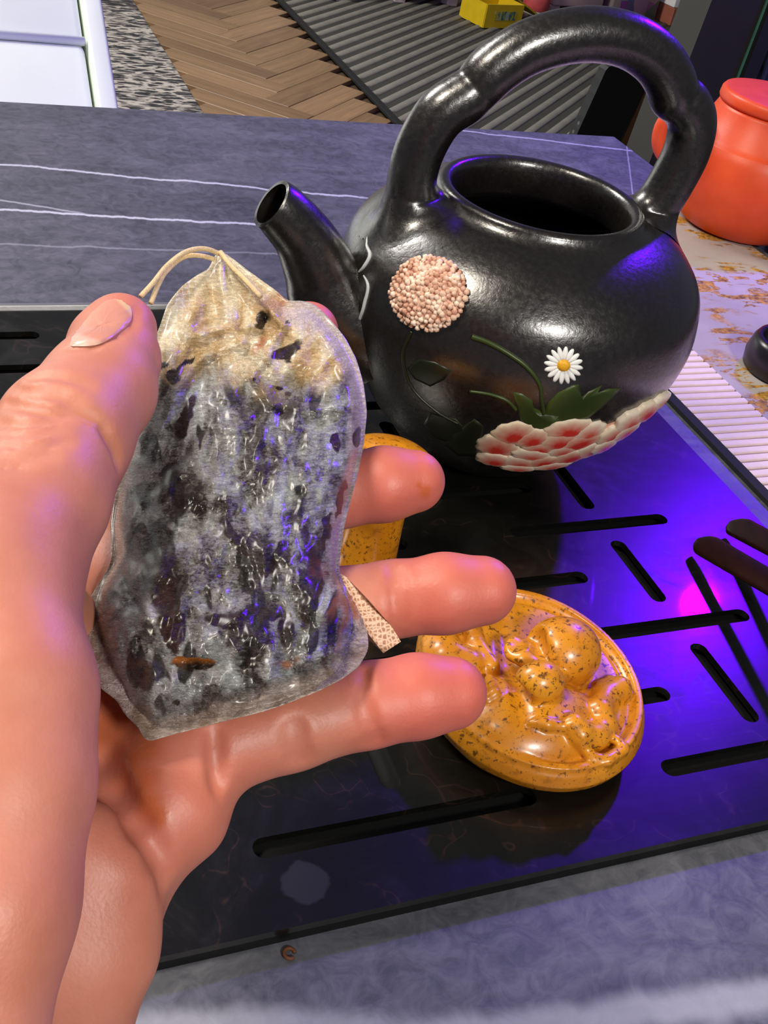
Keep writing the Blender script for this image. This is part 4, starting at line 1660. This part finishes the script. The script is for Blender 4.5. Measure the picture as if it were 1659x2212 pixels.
# clear tub with coloured odds and ends
t = NT('coloured_bits')
vc = t.voro(t.coord(), 16, out='Color')
t.set(Base_Color=t.mix(.75, vc, srgb(96, 56, 40)), Roughness=.35)
o = crate('clear_tub', 2.82, 3.08, 4.42, .28, t.m, 'clear tub filled with brown and red packets', 'tub', feet=False, lidmat=CW)
RED = simple('red_card', srgb(170, 30, 34), .5)
TER = simple('terracotta_card', srgb(158, 92, 70), .6)
pb = boxobj('tray_box', (3.26, 4.50, FLOOR_Z + .046), (.26, .20, .074), TER, None, ra_, .004)
tag(pb, 'terracotta card tray under the white carton on the ribbed mat', 'box')
pb = boxobj('white_carton', (3.265, 4.51, FLOOR_Z + .1365), (.28, .21, .105), simple('white_card', srgb(240, 240, 232), .5, .03), None, ra_, .004)
tag(pb, 'bright white carton lying on the terracotta tray', 'box')
pb = boxobj('red_box', (3.28, 4.53, FLOOR_Z + .238), (.32, .22, .096), RED, None, ra_, .004)
tag(pb, 'red box lying on top of the white carton', 'box')
# spray bottle
sb = empty('spray_bottle', (2.45, 4.36, FLOOR_Z + .008))
zb = FLOOR_Z + .008
lathe('bottle', [(0, zb), (.05, zb), (.055, zb + .01), (.055, zb + .12), (.045, zb + .15), (.018, zb + .18), (.018, zb + .20), (0, zb + .20)], (2.45, 4.36), simple('bottle_white', srgb(226, 222, 216), .35, .05), sb, 40)
lathe('label_band', [(.0555, zb + .02), (.0565, zb + .022), (.0565, zb + .07), (.0555, zb + .072)], (2.45, 4.36), simple('band_red', srgb(196, 80, 80), .5), sb, 40)
tag(sb, 'white bottle with a red band by the pinkish crate', 'bottle')
# yellow open carton
YEL = simple('yellow_card', srgb(222, 190, 18), .55, .06)
yb = empty('yellow_carton', (2.18, 4.15, FLOOR_Z + .008))
yz = FLOOR_Z + .012
ang_y = math.radians(14)


def yrot(x, y):
    return (2.14 + x * math.cos(ang_y) - y * math.sin(ang_y), 4.14 + x * math.sin(ang_y) + y * math.cos(ang_y))


for nm, (cx_, cy_), s in [('front_wall', (0, -.075), (.185, .006, .085)), ('back_wall', (0, .075), (.185, .006, .085)), ('side_wall', (-.0925, 0), (.006, .15, .085)), ('side_wall', (.0925, 0), (.006, .15, .085))]:
    q = yrot(cx_, cy_)
    boxobj(nm, (q[0], q[1], yz + s[2] / 2), s, YEL, yb, ang_y)
q = yrot(0, 0)
boxobj('bottom', (q[0], q[1], yz + .003), (.185, .15, .006), YEL, yb, ang_y)
q = yrot(.19, .07)
bm = bmesh.new()
box_bm(bm, (0, 0, 0), (.19, .15, .006))
bmesh.ops.transform(bm, matrix=Matrix.Translation((q[0], q[1], yz + .055)) @ Matrix.Rotation(ang_y, 4, 'Z') @ Matrix.Rotation(math.radians(24), 4, 'Y'), verts=bm.verts)
bmobj('lid', bm, YEL, yb)
# faded print on the front wall
t = NT('faded_print')
vn = t.noise(t.mapping(t.coord(), (70, 70, 30)), 1.0, 2)
t.set(Base_Color=t.ramp(vn, [(.40, srgb(60, 96, 120)), (.48, srgb(120, 150, 70)), (.55, srgb(214, 186, 30)), (.62, srgb(150, 178, 170))]), Roughness=.6)
q = yrot(.005, -.0788)
boxobj('print', (q[0], q[1], yz + .045), (.105, .001, .032), t.m, yb, ang_y)
tag(yb, 'open yellow cardboard carton with faded print on the ribbed mat', 'carton')
q = yrot(.10, .06)
bm = bmesh.new()
box_bm(bm, (0, 0, 0), (.16, .09, .012), 0, .002)
bmesh.ops.transform(bm, matrix=Matrix.Translation((q[0], q[1], yz + .118)) @ Matrix.Rotation(math.radians(-8), 4, 'Z') @ Matrix.Rotation(math.radians(20), 4, 'Y'), verts=bm.verts)
card = bmobj('white_card', bm, simple('bright_card', srgb(244, 246, 248), .5, .02))
tag(card, 'small white card lying across the rim of the yellow carton', 'card')

# office chair: perforated back, wooden side, black seat
t = NT('perforated_black')
pz = t.voro(t.coord(), 62, rnd=.35)
t.set(Base_Color=t.ramp(pz, [(.10, (.10, .105, .105)), (.2, (.008, .009, .010))]), Roughness=.55, Normal=t.bump(pz, .4, .002))
CHB = t.m
BLK = simple('black_plastic', (.006, .006, .006), .6, .2)
ch = empty('office_chair', (.90, 1.34, FLOOR_Z))


def lean_panel(name, bx0, bx1, tx0, tx1, zb_, zt, y, th, mat, parent, rad=.0):
    V = []
    n_ = 10
    for yy in (y, y + th):
        ring = []
        for k in range(n_ + 1):
            u = k / n_
            ring.append((bx0 + (tx0 - bx0) * u, yy, zb_ + (zt - rad - zb_) * u))
        for k in range(1, 8):
            a = math.pi * k / 8
            ring.append(((tx0 + tx1) / 2 - (tx1 - tx0) / 2 * math.cos(a), yy, zt - rad + rad * math.sin(a)))
        for k in range(n_ + 1):
            u = 1 - k / n_
            ring.append((bx1 + (tx1 - bx1) * u, yy, zb_ + (zt - rad - zb_) * u))
        V.extend(ring)
    m = len(V) // 2
    Fc = [tuple(range(m)), tuple(reversed(range(m, 2 * m)))] + [(k, (k + 1) % m, (k + 1) % m + m, k + m) for k in range(m)]
    return pyobj(name, V, [tuple(reversed(f)) for f in Fc], mat, parent, smooth=False)


lean_panel('backrest', .812, .885, .856, .928, -.28, -.044, 1.30, .018, CHB, ch, .012)
lean_panel('side_strip', .894, .922, .930, .945, -.28, -.052, 1.303, .016, simple('walnut_edge', srgb(92, 62, 40), .5), ch, .008)
lean_panel('armrest', .925, 1.06, .948, 1.06, -.30, -.04, 1.31, .05, BLK, ch, .01)
boxobj('seat', (.86, 1.42, -.30), (.36, .34, .05), BLK, ch, 0, .015, True)
lathe('gas_lift', [(0, -.325), (.022, -.325), (.022, -.62), (0, -.62)], (.86, 1.42), BLK, ch, 24)
for k in range(5):
    a = k * 2 * math.pi / 5 + .3
    e = np.array([.86 + .22 * math.cos(a), 1.42 + .22 * math.sin(a), FLOOR_Z + .02])
    tube('foot_spoke', [np.array([.86, 1.42, -.61]), e], [.018, .012], BLK, ch, 10)
tag(ch, 'black office chair with perforated backrest and brown edge strip', 'chair')

# dark leaning panel / cabinet and a glass-fronted display at the table end
sc = empty('speaker_tower', (.79, 1.03, FLOOR_Z))
PILL = simple('smoked_olive', srgb(36, 34, 27), .5, .08)
lean_panel('front', .700, .792, .775, .832, FLOOR_Z, .34, 1.00, .05, PILL, sc)
lean_panel('bright_trim', .7935, .7945, .8325, .8340, FLOOR_Z, .34, .998, .05, simple('teal_trim', srgb(70, 120, 110), .35), sc)
lean_panel('side_frame', .795, .812, .834, .852, FLOOR_Z, .34, .992, .06, BLK, sc)
tag(sc, 'tall dark olive speaker tower with black side frame', 'speaker')
t = NT('dark_glass')
gn = t.noise(t.mapping(t.coord(), (30, 30, 12)), 1.0, 5, .7, 1.0)
t.set(Base_Color=t.ramp(gn, [(.45, (.006, .008, .012)), (.6, (.05, .06, .08)), (.72, (.30, .30, .36))]), Roughness=.12)
gcab = boxobj('glass_cabinet', (1.00, 1.06, (FLOOR_Z + .36) / 2), (.28, .10, .36 - FLOOR_Z), t.m, None, 0, .004)
tag(gcab, 'dark reflective glass cabinet beside the speaker tower', 'cabinet')

# a curled crumb of tea leaf on the stone
cc = gp(625, 2063, TABLE_Z)
crumb = tube('tea_crumb', [cc + np.array([.0017 * math.cos(a), .0017 * math.sin(a), .0006 + .0004 * math.sin(a * .5)]) for a in np.linspace(0, 5.2, 24)], .0006, simple('dry_tea', srgb(92, 52, 24), .7))
tag(crumb, 'tiny curled brown tea leaf on the grey stone tabletop', 'tea leaf')
